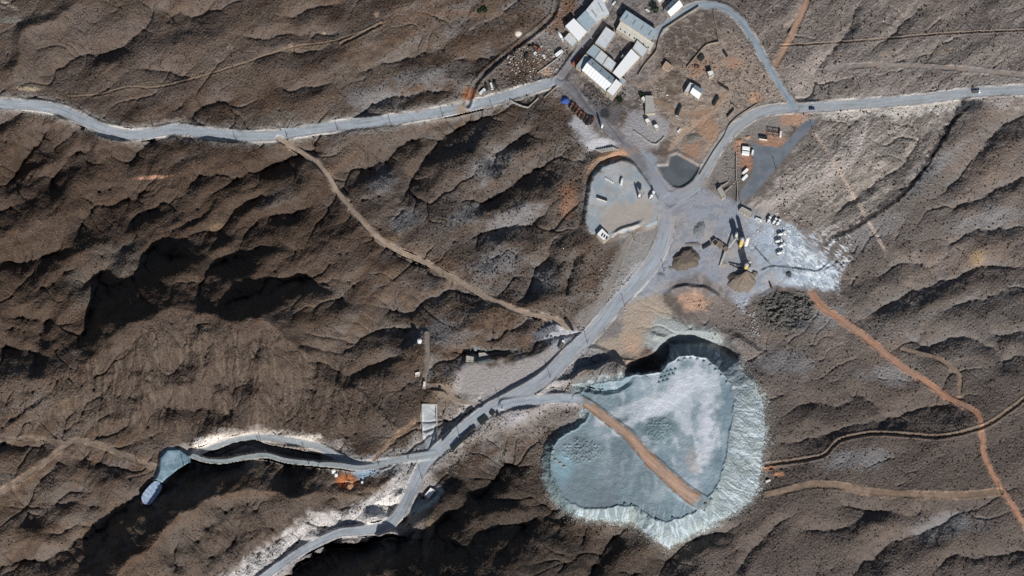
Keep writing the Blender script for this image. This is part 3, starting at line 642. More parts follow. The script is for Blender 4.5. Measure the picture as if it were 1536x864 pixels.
# heap colours
top = sm(-.5, 1.0, DR); sid = sm(0, 5, DT+n3*4.5+n2*3+n4*3)*(1-top)
col = np.zeros_like(C); col[:] = alb((112,127,134))
def cm(m, c): 
    global col
    m = np.clip(m, 0, 1)[..., None]; col = col*(1-m)+alb(c)*m
cm(sm(-.3, .5, fbm(U/46, V/70, 110, 3)+.25*sm(940, 1040, U))*.6, (146,160,170))
cm(sm(.0, .6, fbm(U/30, V/40, 111, 3)+sm(90, 0, np.hypot(U-1030, V-600))*.7)*.8*sm(190, 90, np.hypot(U-1030, V-600)), (180,187,194))
cm(sm(.0, .5, fbm(U/22, V/60, 112, 3))*.5, (112,134,142))
cm(sm(940, 880, U)*sm(.6, -.2, fbm(U/30, V/30, 113, 2))*.6, (116,132,136))
cm(sm(9, 2, DR)*sm(560, 620, V)*.5, (116,134,142))
ang_ = perlin(np.arctan2(V-700, U-900)*22, np.hypot(V-700, U-900)/60, 114)
cm(sm(.1, .5, ang_)*sm(60, 25, np.hypot(U-895, V-725))*.5, (128,126,130))
t2 = n3*.7+n2*.5
cm(sm(1.3, .5, np.hypot((U-895)/42, (V-745)/34)+t2*.3)*.75, (108,118,124))
cm(sm(1.3, .5, np.hypot((U-845)/16, (V-700)/22)+t2*.3)*.8, (140,172,184))
cm(sm(1.3, .5, np.hypot((U-872)/18, (V-672)/22)+t2*.3)*.5, (104,108,112))
cm(sm(1.3, .6, np.hypot((U-988)/26, (V-644)/24)+t2*.3)*.8, (98,118,122))
cm(sm(1.3, .5, np.hypot((U-1042)/14, (V-690)/22)+t2*.3)*.55, (166,156,150))
for pts_, w_ in (([(900,634),(935,617),(970,603),(1000,592),(1030,570),(1045,552)], 15), ([(985,600),(1010,612),(1030,635),(1045,665),(1052,705)], 7), ([(1040,560),(1060,590),(1064,640),(1060,690)], 12)):
    j5, i5, d5, _, _, _ = pdist(spline(pts_, 5), w_*1.5+6, U, V); m5 = np.zeros(U.shape, np.float32); m5[j5, i5] = sm(w_*.9, w_*.1, d5+n3[j5, i5]*3+n2[j5, i5]*3)
    cm(m5*.7, (186, 190, 196))
cm(sm(900, 860, U)*sm(640, 700, V)*.4, (104,122,130))
for q in ((960,625,60,8,32),(1005,600,60,12,38),(1035,575,34,24,0),(1060,640,18,50,0)):
    c_, s_ = math.cos(math.radians(q[4])), math.sin(math.radians(q[4])); dx, dy = U-q[0], V-q[1]
    cm(sm(1.3, .4, np.hypot((dx*c_-dy*s_)/q[2], (dx*s_+dy*c_)/q[3])+t2*.35)*.7, (196,200,208))
m = top[..., None]; C = C*(1-m)+col*m
col[:] = alb((124,135,139))
st = perlin(ARC/3.2, ff*1.2, 120)+.5*perlin(ARC/9, ff*.8, 121)
cm(sm(.05, .6, st)*.75, (176,187,194)); cm(sm(.1, .6, -st)*.5, (108,126,130))
cm(sm(-.2, .5, fbm(U/30, V/30, 122, 2))*.4, (138,144,138))
cm(sm(.1, .5, perlin(U/1.7, V/1.7, 123)+(ff-.6)*.5)*.6*sm(.3, .8, ff), (196,202,200))
cm(sm(880, 830, U)*.75, (96,112,114)); m = sid[..., None]; C = C*(1-m)+col*m
rim_speck = sm(-14, 0, DT)*sm(2, -2, DT)*sm(.25, .5, perlin(U/1.8, V/1.8, 124)+DT*.03)*sm(1000, 1100, U+V*.3)
wash(rim_speck*.8, (176,176,168))
streaks([(1098,568),(1150,590),(1153,650),(1143,730),(1110,765),(1078,748),(1092,690),(1104,620)], 3, -36, 42, 4, .0, .4, (196,205,213), .42, 191)
streaks([(1098,568),(1150,590),(1153,650),(1143,730),(1110,765),(1078,748),(1092,690),(1104,620)], 3, -36, 30, 4, .1, .5, (112,124,126), .35, 192)
streaks([(950,762),(1070,752),(1080,790),(1003,824),(965,795)], 3, 84, 30, 4, .0, .4, (184,196,204), .3, 193)
streaks([(1068,600),(1100,585),(1098,640),(1086,705),(1062,748),(1050,735),(1070,690)], 6, 80, 40, 12, -.3, .3, (104,124,134), .55, 194)
# the other surfaces
def surf(poly, cols, soft, name, text, rough=0.6):
    global lab
    js, is_, d, _, _ = sdf(poly, 12); e = d+wob[js, is_]*rough; m = sm(-soft, soft, e)[..., None]
    q = sm(-.5, .5, n2[js, is_]+n3[js, is_]*.5)[..., None]
    C[js, is_] = C[js, is_]*(1-m)+(alb(cols[0])*(1-q)+alb(cols[1])*q)*m
    LAB[js, is_] = np.where(e > 0, lab, LAB[js, is_]); SURF.append((lab, name, text)); lab += 1
region([(985,235),(1015,226),(1056,250),(1048,272),(1026,288),(1008,284),(988,262)], (148,142,138), 3, .45, 5)
surf(LEFTYARD, ((140,150,157), (164,166,168)), 3.0, 'yard', 'blue grey raised gravel yard left of the junction', 3.0)
surf(BASIN, ((80,86,91), (90,96,101)), .8, 'basin', 'dark grey basin floor inside a pale bank above the junction', .2)
surf(ASPHALT, ((98,104,112), (110,115,122)), .8, 'asphalt_yard', 'dark grey asphalt yard on orange soil right of the curving road', .4)
region([(900,325),(925,305),(975,300),(988,320),(970,337),(935,345),(905,345)], (160,150,140), 8, .8, 9)
streaks(LEFTYARD, 4, 20, 26, 10, -.05, .45, (152,144,138), .55, 197)
streaks([(985,296),(1020,296),(1060,290),(1140,315),(1180,345),(1180,430),(1110,450),(1040,425),(960,450),(990,360)], 6, 60, 34, 12, .0, .45, (158,150,146), .5, 198)
streaks([(985,296),(1020,296),(1060,290),(1140,315),(1180,345),(1180,430),(1110,450),(1040,425),(960,450),(990,360)], 6, 20, 26, 9, .1, .5, (116,122,132), .5, 199)
surf(TALUS, ((98,120,132), (124,144,156)), 1.5, 'talus', 'blue grey talus slope above the small pond', 2)
heapmask = (((DT+n3*2) > 0) | (DR > 0)) & (LAB == 0)
LAB[heapmask] = lab; SURF.append((lab, 'spoil_heap', 'large blue grey spoil heap with a flat top and pale striped flanks')); lab += 1
# road surfaces
for nm in ('south', 'west', 'east', 'valley', 'north'):
    js, is_, e, arc, d, side, L, wl = RM[('road', nm)]
    m = np.exp(-((d-wl-1.3-n3[js, is_])/1.3)**2)*sm(-.35, .3, n2[js, is_]+.6*perlin(arc/30, side*5, 180))*.75*sm(30, 90, arc)*(LAB[js, is_] != 99)
    C[js, is_] = C[js, is_]*(1-m[..., None])+alb((196, 192, 188))*m[..., None]
    m = np.exp(-((d-wl-3.4-n3[js, is_])/1.0)**2)*sm(.0, .5, n3[js, is_]+.6*perlin(arc/22, side*5, 181))*.55
    C[js, is_] = C[js, is_]*(1-m[..., None])+alb((70, 64, 60))*m[..., None]
for (grp, nm), (js, is_, e, arc, d, side, L, wl) in RM.items():
    c0 = (ROADS if grp == 'road' else TRACKS)[nm][2]
    m = sm(-1.8, 1.8, e+n3[js, is_]*(1.3 if grp == 'road' else 2.0)+n4[js, is_]*.5)*(.93+.07*n2[js, is_])
    if nm in ('town', 'street'): m = m*.7
    if nm in ('east', 'loop', 'cut', 'shelf', 'lane') and grp != 'road': m = m*.75*sm(-.5, .2, n3[js, is_]+.2)
    base_ = alb(c0)[None, None, :]
    lane = perlin(arc/40, d*side/1.6, 130)+.5*perlin(arc/90, d*side/3.5, 131)
    v = (1+.3*lane+.09*n3[js, is_]+.08*n2[js, is_]+.04*n4[js, is_])
    if grp == 'road': v = v*(1+.10*sm(.5, 1, d/wl))
    else: v = v*(1+.10*np.cos(d/wl*math.pi*1.0))
    cc = base_*v[..., None]
    if nm == 'haul':
        k = (sm(.62, .95, d/wl+n3[js, is_]*.25)*.75)[..., None]; cc = cc*(1-k)+alb((112, 92, 80))*k
        m = m*sm(0, 26, arc+n3[js, is_]*10)*sm(-2, 16, L-arc+n3[js, is_]*10)
    if nm in ('south', 'east'): m = m*sm(-5, 70, arc)
    if nm == 'town': m = m*sm(0, 60, L-arc)
    if grp == 'dirt_track' and nm != 'haul':
        k = (sm(-.2, .6, n2[js, is_]+n3[js, is_]*.6)*.55)[..., None]; cc = cc*(1-k)+alb((142, 122, 108) if nm != 'beige' else (128, 114, 102))*k
        m = m*(.72+.28*sm(-.5, .1, n3[js, is_]))
    if grp == 'road':
        k = (sm(.78, 1.02, d/wl+n3[js, is_]*.2+n2[js, is_]*.15)*.6)[..., None]; cc = cc*(1-k)+alb((156, 150, 146))*k
        k = (sm(.25, .6, n2[js, is_]+n3[js, is_]*.4)*.35)[..., None]; cc = cc*(1-k)+alb((140, 140, 144))*k
    C[js, is_] = C[js, is_]*(1-m[..., None])+cc*m[..., None]
blob(692,165,9,10,(150,130,112),.8,0,.4)
line([(862,108),(850,116),(862,132),(880,158),(905,186)], 3.5, (78,78,84), .7, 1.6)
line([(868,130),(890,158),(915,190),(940,222)], 2.5, (84,84,90), .6, 1.4)
blob(908,170,8,9,(48,50,54),.9,0)
# speckle of stones and small plants, streaks
sp1 = sm(.38, .62, perlin(U/1.9, V/1.7, 140))*sm(-.3, .3, n2+q1)*rgh
notheap = (DT < -2)
wash(sp1*notheap*.42, (46,38,33)); wash(sm(.4, .65, perlin(U/2.1, V/2.0, 141))*rgh*notheap*.2, (150,138,126))
C = C*(1+.10*n3*rgh+.14*n4*rgh)[..., None]
C = np.clip(C, .008, .85)

# ------------------------------------------------------------------ materials
def newmat(name):
    m = bpy.data.materials.new(name); m.use_nodes = True
    nt = m.node_tree; b = nt.nodes['Principled BSDF']; return m, nt, b
def ground_mat(name, grain=.25, bump=.5, scale=.9, rough=.95):
    m, nt, b = newmat(name); N = nt.nodes; L = nt.links
    at = N.new('ShaderNodeAttribute'); at.attribute_name = 'soil'
    tc = N.new('ShaderNodeNewGeometry')
    no = N.new('ShaderNodeTexNoise'); no.inputs['Scale'].default_value = scale; no.inputs['Detail'].default_value = 5; no.inputs['Roughness'].default_value = .7
    L.new(tc.outputs['Position'], no.inputs['Vector'])
    mr = N.new('ShaderNodeMapRange'); mr.inputs[1].default_value = .3; mr.inputs[2].default_value = .7
    mr.inputs[3].default_value = 1-grain; mr.inputs[4].default_value = 1+grain
    L.new(no.outputs[0], mr.inputs[0])
    mx = N.new('ShaderNodeVectorMath'); mx.operation = 'SCALE'
    L.new(at.outputs['Color'], mx.inputs[0]); L.new(mr.outputs[0], mx.inputs['Scale'])
    L.new(mx.outputs[0], b.inputs['Base Color'])
    bp = N.new('ShaderNodeBump'); bp.inputs['Strength'].default_value = bump; bp.inputs['Distance'].default_value = .5
    L.new(no.outputs[0], bp.inputs['Height']); L.new(bp.outputs[0], b.inputs['Normal'])
    b.inputs['Roughness'].default_value = rough; b.inputs['Specular IOR Level'].default_value = .15
    return m
GM = {'terrain': ground_mat('stony_soil', .22, .8, .8), 'road': ground_mat('road_gravel', .06, .15, .6),
      'dirt_track': ground_mat('track_dirt', .1, .25, .7), 'spoil_heap': ground_mat('spoil_gravel', .13, .5, .9),
      'yard': ground_mat('yard_gravel', .1, .3, .8), 'basin': ground_mat('basin_silt', .04, .05, .5),
      'asphalt_yard': ground_mat('asphalt', .06, .08, .8, .9), 'talus': ground_mat('talus_rubble', .2, .7, 1.0)}
_mc = {}
def pmat(name, c, rough=.7, var=.1, scale=1.5, metal=0, corr=None):
    """procedural paint / metal / masonry: base colour broken by noise, optional corrugation"""
    if name in _mc: return _mc[name]
    m, nt, b = newmat(name); N = nt.nodes; L = nt.links
    g = N.new('ShaderNodeNewGeometry'); no = N.new('ShaderNodeTexNoise'); no.inputs['Scale'].default_value = scale; no.inputs['Detail'].default_value = 4
    L.new(g.outputs['Position'], no.inputs['Vector'])
    cr = N.new('ShaderNodeValToRGB'); c = lin(c); e = cr.color_ramp.elements
    e[0].position = .3; e[0].color = (*[float(v*(1-var*1.6)) for v in c], 1); e[1].position = .7; e[1].color = (*[float(min(.92, v*(1+var))) for v in c], 1)
    L.new(no.outputs[0], cr.inputs[0]); L.new(cr.outputs[0], b.inputs['Base Color'])
    b.inputs['Roughness'].default_value = rough; b.inputs['Metallic'].default_value = metal
    b.inputs['Specular IOR Level'].default_value = .3
    if corr:
        w = N.new('ShaderNodeTexWave'); w.inputs['Scale'].default_value = corr; tc = N.new('ShaderNodeTexCoord')
        L.new(tc.outputs['Object'], w.inputs['Vector']); bp = N.new('ShaderNodeBump'); bp.inputs['Strength'].default_value = .3; bp.inputs['Distance'].default_value = .08
        L.new(w.outputs[0], bp.inputs['Height']); L.new(bp.outputs[0], b.inputs['Normal'])
    _mc[name] = m; return m

# ------------------------------------------------------------------ ground objects cut from one height field
gx, gy, _ = RAY(U, V, H)
CO = np.stack([gx, gy, H], -1).reshape(-1, 3).astype(np.float32)
CF = np.concatenate([C.reshape(-1, 3), np.ones((CO.shape[0], 1), np.float32)], 1).astype(np.float32)
# smooth normals of the whole field so that the cut pieces meet without seams
pv = CO.reshape(NY, NX, 3); du = np.gradient(pv, axis=1); dv = np.gradient(pv, axis=0)
NRM = np.cross(dv, du); NRM /= np.linalg.norm(NRM, axis=2, keepdims=True); NRM = np.where(NRM[..., 2:] < 0, -NRM, NRM).reshape(-1, 3).astype(np.float32)
ii = np.arange(NY*NX).reshape(NY, NX)
QD = np.stack([ii[:-1, :-1], ii[1:, :-1], ii[1:, 1:], ii[:-1, 1:]], -1).reshape(-1, 4)
QL = LAB[:-1, :-1].reshape(-1)
def tag(o, label=None, cat=None, group=None, kind=None):
    if label: o['label'] = label
    if cat: o['category'] = cat
    if group: o['group'] = group
    if kind: o['kind'] = kind
    return o
def piece(lid, name, text, mat, cat):
    q = QD[QL == lid]
    if len(q) == 0: return
    ids, inv = np.unique(q, return_inverse=True); inv = inv.reshape(-1, 4)
    me = bpy.data.meshes.new(name); me.vertices.add(len(ids)); me.vertices.foreach_set('co', CO[ids].ravel())
    me.loops.add(inv.size); me.loops.foreach_set('vertex_index', inv.ravel().astype(np.int32))
    me.polygons.add(len(q)); me.polygons.foreach_set('loop_start', np.arange(0, inv.size, 4, dtype=np.int32))
    me.polygons.foreach_set('loop_total', np.full(len(q), 4, np.int32))
    me.polygons.foreach_set('use_smooth', np.ones(len(q), bool))
    me.update(calc_edges=True)
    at = me.attributes.new('soil', 'FLOAT_COLOR', 'POINT'); at.data.foreach_set('color', CF[ids].ravel())
    me.normals_split_custom_set_from_vertices(NRM[ids])
    me.materials.append(mat)
    o = bpy.data.objects.new(name, me); SC.collection.objects.link(o)
    tag(o, text, cat, None, 'structure')
piece(0, 'terrain', 'brown stony hills cut by gullies all around the plant', GM['terrain'], 'terrain')
for lid, name, text in SURF:
    piece(lid, name, text, GM[name], {'road': 'road', 'dirt_track': 'dirt track', 'spoil_heap': 'spoil heap', 'yard': 'yard', 'basin': 'basin', 'asphalt_yard': 'yard', 'talus': 'talus'}[name])

# ------------------------------------------------------------------ mesh builder
class MB:
    def __init__(s): s.v = []; s.f = []
    def quad_prism(s, bot, top):
        n = len(s.v); k = len(bot); s.v += [tuple(p) for p in bot]+[tuple(p) for p in top]
        s.f.append(tuple(range(n+k-1, n-1, -1))); s.f.append(tuple(range(n+k, n+2*k)))
        for i in range(k):
            j = (i+1) % k; s.f.append((n+i, n+j, n+k+j, n+k+i))
        return s
    def box(s, x0, x1, y0, y1, z0, z1, tx=0, ty=0):
        b = [(x0, y0, z0), (x1, y0, z0), (x1, y1, z0), (x0, y1, z0)]
        t = [(x0+tx, y0+ty, z1), (x1-tx, y0+ty, z1), (x1-tx, y1-ty, z1), (x0+tx, y1-ty, z1)]
        return s.quad_prism(b, t)
    def cyl(s, p, q, r0, r1=None, n=12):
        r1 = r0 if r1 is None else r1; p = Vector(p); q = Vector(q); d = (q-p).normalized()
        a = d.orthogonal().normalized(); b = d.cross(a)
        c = [(a*math.cos(2*math.pi*i/n)+b*math.sin(2*math.pi*i/n)) for i in range(n)]
        return s.quad_prism([p+v*r0 for v in c], [q+v*r1 for v in c])
    def bar(s, p, q, w, h=None):
        h = h or w; p = Vector(p); q = Vector(q); d = (q-p).normalized()
        a = d.cross(Vector((0, 0, 1)));
        if a.length < .01: a = Vector((1, 0, 0))
        a.normalize(); b = a.cross(d).normalized()
        c = [a*w/2+b*h/2, -a*w/2+b*h/2, -a*w/2-b*h/2, a*w/2-b*h/2]
        return s.quad_prism([p+v for v in c], [q+v for v in c])
    def build(s, name, mat, parent=None, smooth=False):
        me = bpy.data.meshes.new(name); me.from_pydata([tuple(v) for v in s.v], [], s.f); me.materials.append(mat)
        if smooth: me.polygons.foreach_set('use_smooth', [True]*len(me.polygons))
        me.update(); o = bpy.data.objects.new(name, me); SC.collection.objects.link(o)
        if parent: o.parent = parent
        return o
def thing(name, label, cat, loc=(0, 0, 0), rz=0, group=None):
    o = bpy.data.objects.new(name, None); SC.collection.objects.link(o); o.location = loc; o.rotation_euler = (0, 0, rz)
    o.empty_display_size = .5
    return tag(o, label, cat, group)
def dup(root, loc, rz, label=None, group=None, scale=None):
    def cp(o, par):
        c = o.copy(); SC.collection.objects.link(c); c.parent = par
        for ch in o.children: cp(ch, c)
        return c
    c = cp(root, None); c.location = loc; c.rotation_euler = (0, 0, rz)
    if label: c['label'] = label
    if group: c['group'] = group
    if scale: c.scale = scale
    return c
def heading(dx, dy):      # world angle of an image direction
    x0, y0, _ = RAY(768, 432, 0); x1, y1, _ = RAY(768+dx, 432+dy, 0); return math.atan2(y1-y0, x1-x0)

# materials of the built things
Wh = pmat('white_sheet', (250,252,254), .6, .06, .25, corr=2.0); Wg = pmat('grey_sheet', (206,212,216), .6, .08, .3, corr=2.0)
Bl = pmat('blue_grey_sheet', (160,176,186), .6, .08, .3, corr=2.0); Cr = pmat('cream_roof', (212,208,196), .8, .12, .5)
Wa = pmat('plaster_wall', (176,164,148), .9, .15, .6); Wb = pmat('block_wall', (150,138,124), .9, .15, .8)
Dk = pmat('slot_shade', (38,36,36), .8, .2); Rd = pmat('red_brown_paint', (150,92,78), .7, .2, .8); Rt = pmat('rusty_steel', (104,66,50), .9, .35, 1.5)
Yl = pmat('yellow_paint', (214,190,116), .6, .12, .8); St = pmat('galvanised_steel', (176,178,180), .5, .1, 1); Bk = pmat('black_rubber', (24,24,26), .9, .2)
Gl = pmat('dark_glass', (30,38,46), .2, .05); Wp = pmat('white_paint', (226,228,228), .5, .08, 1); Bp = pmat('dark_blue_paint', (44,58,84), .5, .1)
Gr = pmat('grey_paint', (120,122,124), .6, .15, 1); Wd = pmat('weathered_wood', (70,56,46), .9, .25, 1); Cc = pmat('concrete', (170,168,162), .95, .15, .7)
Gn = pmat('dark_green_tarp', (44,54,50), .85, .25, 1.2); Tb = pmat('blue_tarp', (60,84,150), .7, .5, 1.6); Ch = pmat('charcoal_steel', (52,52,54), .8, .25, 1)
DkT = pmat('tan_bed', (128,112,98), .85, .2, 1)

# ------------------------------------------------------------------ buildings: quad = roof corners as seen, long side first
def building(name, quad, h, label, roof='flat', rm=Wh, wm=Wa, rh=1.8, cat='building', doors=1, wins=3, vents=0, roof2=None, drop=2.5):
    cx = sum(q[0] for q in quad)/4; cy = sum(q[1] for q in quad)/4
    zs = [HT(q[0], q[1]+h*.7) for q in quad]; z0 = sum(zs)/4; zt = z0+h
    c = [Vector([float(v) for v in RAY(q[0], q[1], zt)]) for q in quad]
    org = sum(c, Vector())/4; org.z = z0
    A = [p-org for p in c]
    if (A[1]-A[0]).cross(A[2]-A[1]).z < 0: A = [A[1], A[0], A[3], A[2]]
    root = thing(name, label, cat, org)
    ins = [p*.985 for p in A]
    flat = lambda p, z: (p.x, p.y, z)
    MB().quad_prism([flat(p, -drop) for p in ins], [flat(p, h-.05) for p in ins]).build('wall', wm, root)
    if roof == 'flat':
        MB().quad_prism([flat(p, h-.06) for p in A], [flat(p, h+.25) for p in A]).build('roof', rm, root)
        pr = MB()
        for i in range(4):
            a_, b_ = A[i]*.99, A[(i+1) % 4]*.99
            pr.bar((a_.x, a_.y, h+.4), (b_.x, b_.y, h+.4), .28, .4)
        pr.build('parapet', wm, root)
    elif roof == 'shed':
        hi = [h+.2+rh if i in (0, 1) else h+.2 for i in range(4)]
        MB().quad_prism([flat(p, h-.06) for p in A], [flat(p, z) for p, z in zip(A, hi)]).build('roof', rm, root)
    else:
        m0 = (A[0]+A[3])/2; m1 = (A[1]+A[2])/2; z = h+rh
        for (p, q, ma) in ((A[0], A[1], rm), (A[3], A[2], roof2 or rm)):
            MB().quad_prism([flat(p, h-.06), flat(q, h-.06), flat(m1, h-.06), flat(m0, h-.06)], [flat(p, h+.12), flat(q, h+.12), flat(m1, z), flat(m0, z)]).build('roof', ma, root)
        MB().bar(flat(m0, z+.1), flat(m1, z+.1), .5, .2).build('ridge_cap', St, root)
    lng = (A[1]-A[0]).length
    if lng > 13 and roof in ('shed', 'gable'):
        sm_ = MB(); n_ = int(lng/3.2)
        for k in range(1, n_):
            t = k/n_; p, q = A[0].lerp(A[1], t), A[3].lerp(A[2], t); m_ = (p+q)/2
            if roof == 'shed': sm_.bar(flat(p, h+.24+rh), flat(q, h+.24), .22, .1)
            else: sm_.bar(flat(p, h+.16), flat(m_, h+rh+.04), .22, .1).bar(flat(m_, h+rh+.04), flat(q, h+.16), .22, .1)
        sm_.build('roof_seam', St, root)
        for k in range(int(lng/11)+1):
            t = (k+.5)/(int(lng/11)+1); t2 = t+1.0/lng; a1, a2 = A[0].lerp(A[1], t), A[0].lerp(A[1], t2); b1, b2 = A[3].lerp(A[2], t), A[3].lerp(A[2], t2)
            lo_, hi_ = (.15, .4) if roof == 'gable' else (.25, .75)
            zz = (lambda q: h+.2+rh*(1-q)) if roof == 'shed' else (lambda q: h+.12+(rh-.12)*q*2)
            P4 = [(a1.lerp(b1, lo_), lo_), (a2.lerp(b2, lo_), lo_), (a2.lerp(b2, hi_), hi_), (a1.lerp(b1, hi_), hi_)]
            MB().quad_prism([flat(p, zz(q)-.02) for p, q in P4], [flat(p, zz(q)+.09) for p, q in P4]).build('skylight', Gr, root)
    # openings on the walls that face the camera
    for i in range(4):
        a_, b_ = ins[i], ins[(i+1) % 4]; e = b_-a_; e.z = 0; L = e.length; e.normalize(); nrm = Vector((e.y, -e.x, 0))
        if nrm.y > .2: continue
        if L > 6 and doors:
            for k in range(doors):
                t = L*(k+1)/(doors+1); p = a_+e*t+nrm*.05; w = min(1.8, L*.12); hd = min(h*.7, 3.4)
                MB().quad_prism([flat(p-e*w-nrm*.1, 0), flat(p+e*w-nrm*.1, 0), flat(p+e*w+nrm*.06, 0), flat(p-e*w+nrm*.06, 0)], [flat(p-e*w-nrm*.1, hd), flat(p+e*w-nrm*.1, hd), flat(p+e*w+nrm*.06, hd), flat(p-e*w+nrm*.06, hd)]).build('door', Gr, root)
        nw = wins if L > 8 else 1
        for k in range(nw):
            t = L*(k+.5)/nw; p = a_+e*t+nrm*.05; w = .6; zb = h*.55
            if doors and abs(t-L/2) < 2.2 and h < 5: continue
            MB().quad_prism([flat(p-e*w-nrm*.1, zb), flat(p+e*w-nrm*.1, zb), flat(p+e*w+nrm*.05, zb), flat(p-e*w+nrm*.05, zb)], [flat(p-e*w-nrm*.1, zb+.9), flat(p+e*w-nrm*.1, zb+.9), flat(p+e*w+nrm*.05, zb+.9), flat(p-e*w+nrm*.05, zb+.9)]).build('window', Gl, root)
    for k in range(vents):
        t = (k+.7)/(vents+.4); p = A[3].lerp(A[2], t)*.72+A[0].lerp(A[1], t)*.28
        MB().box(p.x-.45, p.x+.45, p.y-.45, p.y+.45, h+.15, h+1.1).build('roof_vent', Ch, root)
    return root
B = building
B('warehouse', [(878.6,16),(899,-9),(914,20),(894.5,33)], 6, 'large pale grey roof at the top edge, uppermost of the stepped row', 'shed', Wg, rh=.8)
B('warehouse', [(865,29.5),(877.5,17),(895,32.5),(881,47)], 5.5, 'bright bluish white roof second from the top in the stepped row', 'shed', Bl, rh=.8)
B('warehouse', [(848,39.5),(860.5,28),(880.5,47.5),(868,62)], 5.5, 'wide white roof third in the stepped row left of the street', 'shed', Wh, rh=.7)
B('workshop', [(845.5,58),(854,49),(867.5,61.5),(859,71.5)], 4, 'small pale grey roof at the lower end of the stepped row left of the street', 'flat', Wg)
B('warehouse', [(939,15.6),(986,46.2),(976.5,61.2),(929.4,29)], 6.5, 'long grey shed roof along the upper side of the walled compound', 'shed', Bl, rh=.4)
B('office_block', [(930.7,32),(982,65.5),(975.5,79),(924,45)], 4.2, 'long cream flat roof with a row of dark vents below the grey shed', 'flat', Cr, vents=7)
B('workshop', [(909,40.4),(924,50.5),(908,74.5),(892.3,65)], 5, 'pale grey roof at the left side of the compound courtyard', 'flat', Wg)
B('workshop', [(890.3,67),(901.4,74.9),(891.4,88.6),(879.4,79.6)], 5, 'grey roof square nearest the street in the row of three behind the big hall', 'flat', Bl)
B('workshop', [(901.9,75.4),(911.9,84.6),(903,98),(891.9,89)], 5, 'grey roof square in the middle of the row of three behind the big hall', 'flat', Wg)
B('workshop', [(912.4,85.1),(924.2,95),(917.4,108),(903.5,98.4)], 5, 'pale roof square nearest the courtyard in the row of three behind the big hall', 'flat', Wg)
B('annex', [(878,81.7),(885,86.9),(872.2,104.6),(864.4,99)], 6, 'lilac grey annex roof at the left end of the big hall', 'flat', Bl, doors=1)
B('factory_hall', [(887.2,87.2),(924,118.5),(909.5,137),(872.8,105.2)], 8, 'biggest white gabled hall facing the dark road', 'gable', Bl, rh=3.2, roof2=Wh, doors=3, wins=7)  # north slope takes the blue grey sheet: shade put into its colour
B('factory_hall', [(924.2,118.8),(933.8,127),(919.6,145.3),(909.8,137.2)], 9.5, 'tall white flat end block of the big gabled hall', 'flat', Wh)
B('warehouse', [(947,73.6),(959.5,86),(929.5,118.3),(919,109)], 6, 'long white roof down the right side of the compound courtyard', 'shed', Wh, rh=.2, doors=2)
B('workshop', [(956,60.5),(972.3,75),(964.5,87),(948.6,73)], 5.6, 'pale square roof at the upper right corner of the compound courtyard', 'flat', Wg)
B('shed', [(934,82),(938,85),(935.5,88.5),(931.5,86)], 3.5, 'tiny white hut inside the compound courtyard', 'flat', Wg, doors=0, wins=0)
B('shed', [(931.3,115.6),(939.8,121.5),(936,128),(927.6,121.6)], 4, 'small blue grey shed at the right end of the big hall', 'flat', Bl)
B('shed', [(941.5,97),(948,92),(951,97),(945,103)], 3.5, 'small white lean-to on the outer side of the long courtyard wing', 'flat', Wh, doors=0)
B('warehouse', [(996,13.5),(1012.5,-4),(1024.3,8.5),(1006,25)], 5, 'white gabled shed near the top edge beside the looping road', 'gable', Bl, rh=3, roof2=Wh, doors=0)
B('shed', [(984.5,-1),(990,-8),(997,-1),(989.5,6)], 4, 'white roof corner cut by the top edge right of the dark green tree', 'flat', Wh)
B('shed', [(902,-2),(908,-7),(913,-1),(906,6)], 4, 'white roof cut by the top edge beside the village street', 'flat', Wh)
B('workshop', [(1042.3,127),(1055,134.5),(1048,149),(1035,139)], 5, 'white and blue arched roof shed on its own right of the compound', 'gable', Bl, rh=2.2, roof2=Wh)
B('annex', [(1035,124),(1040.5,126.5),(1032,140),(1026.5,137.8)], 4, 'narrow white lean-to roof beside the arched shed', 'flat', Wg, doors=0, wins=0)
B('shed', [(1061,108),(1069,106),(1071,112),(1064,115.5)], 4.5, 'small ragged white shed above the arched roof shed', 'flat', Wp, doors=0)
B('cabin', [(967,180),(972,177.5),(976,183),(971,186)], 3.4, 'white cabin on the pale pad, upper of the pair', 'flat', Wh, doors=0)
B('cabin', [(980,188.5),(985,186.5),(989,191.5),(984,194.5)], 3.4, 'white cabin on the pale pad, lower of the pair', 'flat', Wh, doors=0)
B('shed', [(646,731.7),(652.4,736.2),(643,749.2),(636.8,743)], 4, 'white roofed shed alone on a pale terrace beside the lower road', 'flat', Wh)
B('hut', [(699.5,534),(711,536),(710,543),(699,541)], 3, 'white slab roofed hut on the grey terrace above the road', 'flat', Cc, doors=0)
B('hut', [(622.5,559.5),(629.5,558),(630,562.5),(623,564.5)], 2.4, 'white hut at the lower end of the narrow brown shelf', 'flat', Wp, doors=0, wins=0)
B('hut', [(635.5,572.5),(639,573),(638,582),(634,581)], 2.6, 'narrow white hut below the narrow brown shelf', 'flat', Wp, doors=0, wins=0)
B('hut', [(718,530),(727,529.5),(733,534),(719,536.5)], 2, 'pale ruined hut right of the slab roofed hut', 'flat', Cc, doors=0, wins=0)
B('cabin', [(993.5,100),(999,92),(1009,100),(1003,106)] , 3, 'small tan hut on the bare slope right of the compound', 'flat', pmat('tan_render', (176,150,128), .9, .15), doors=0)
B('bunker', [(968,144),(980,144),(983,170),(968,171)], 3.5, 'flat grey concrete slab building below the big hall', 'flat', Cc, doors=0, wins=0)
B('shed', [(961.5,148),(965,144.5),(970,150.5),(966.5,154)], 3, 'small white ribbed shed beside the concrete slab building', 'flat', Wp, doors=0, wins=0)

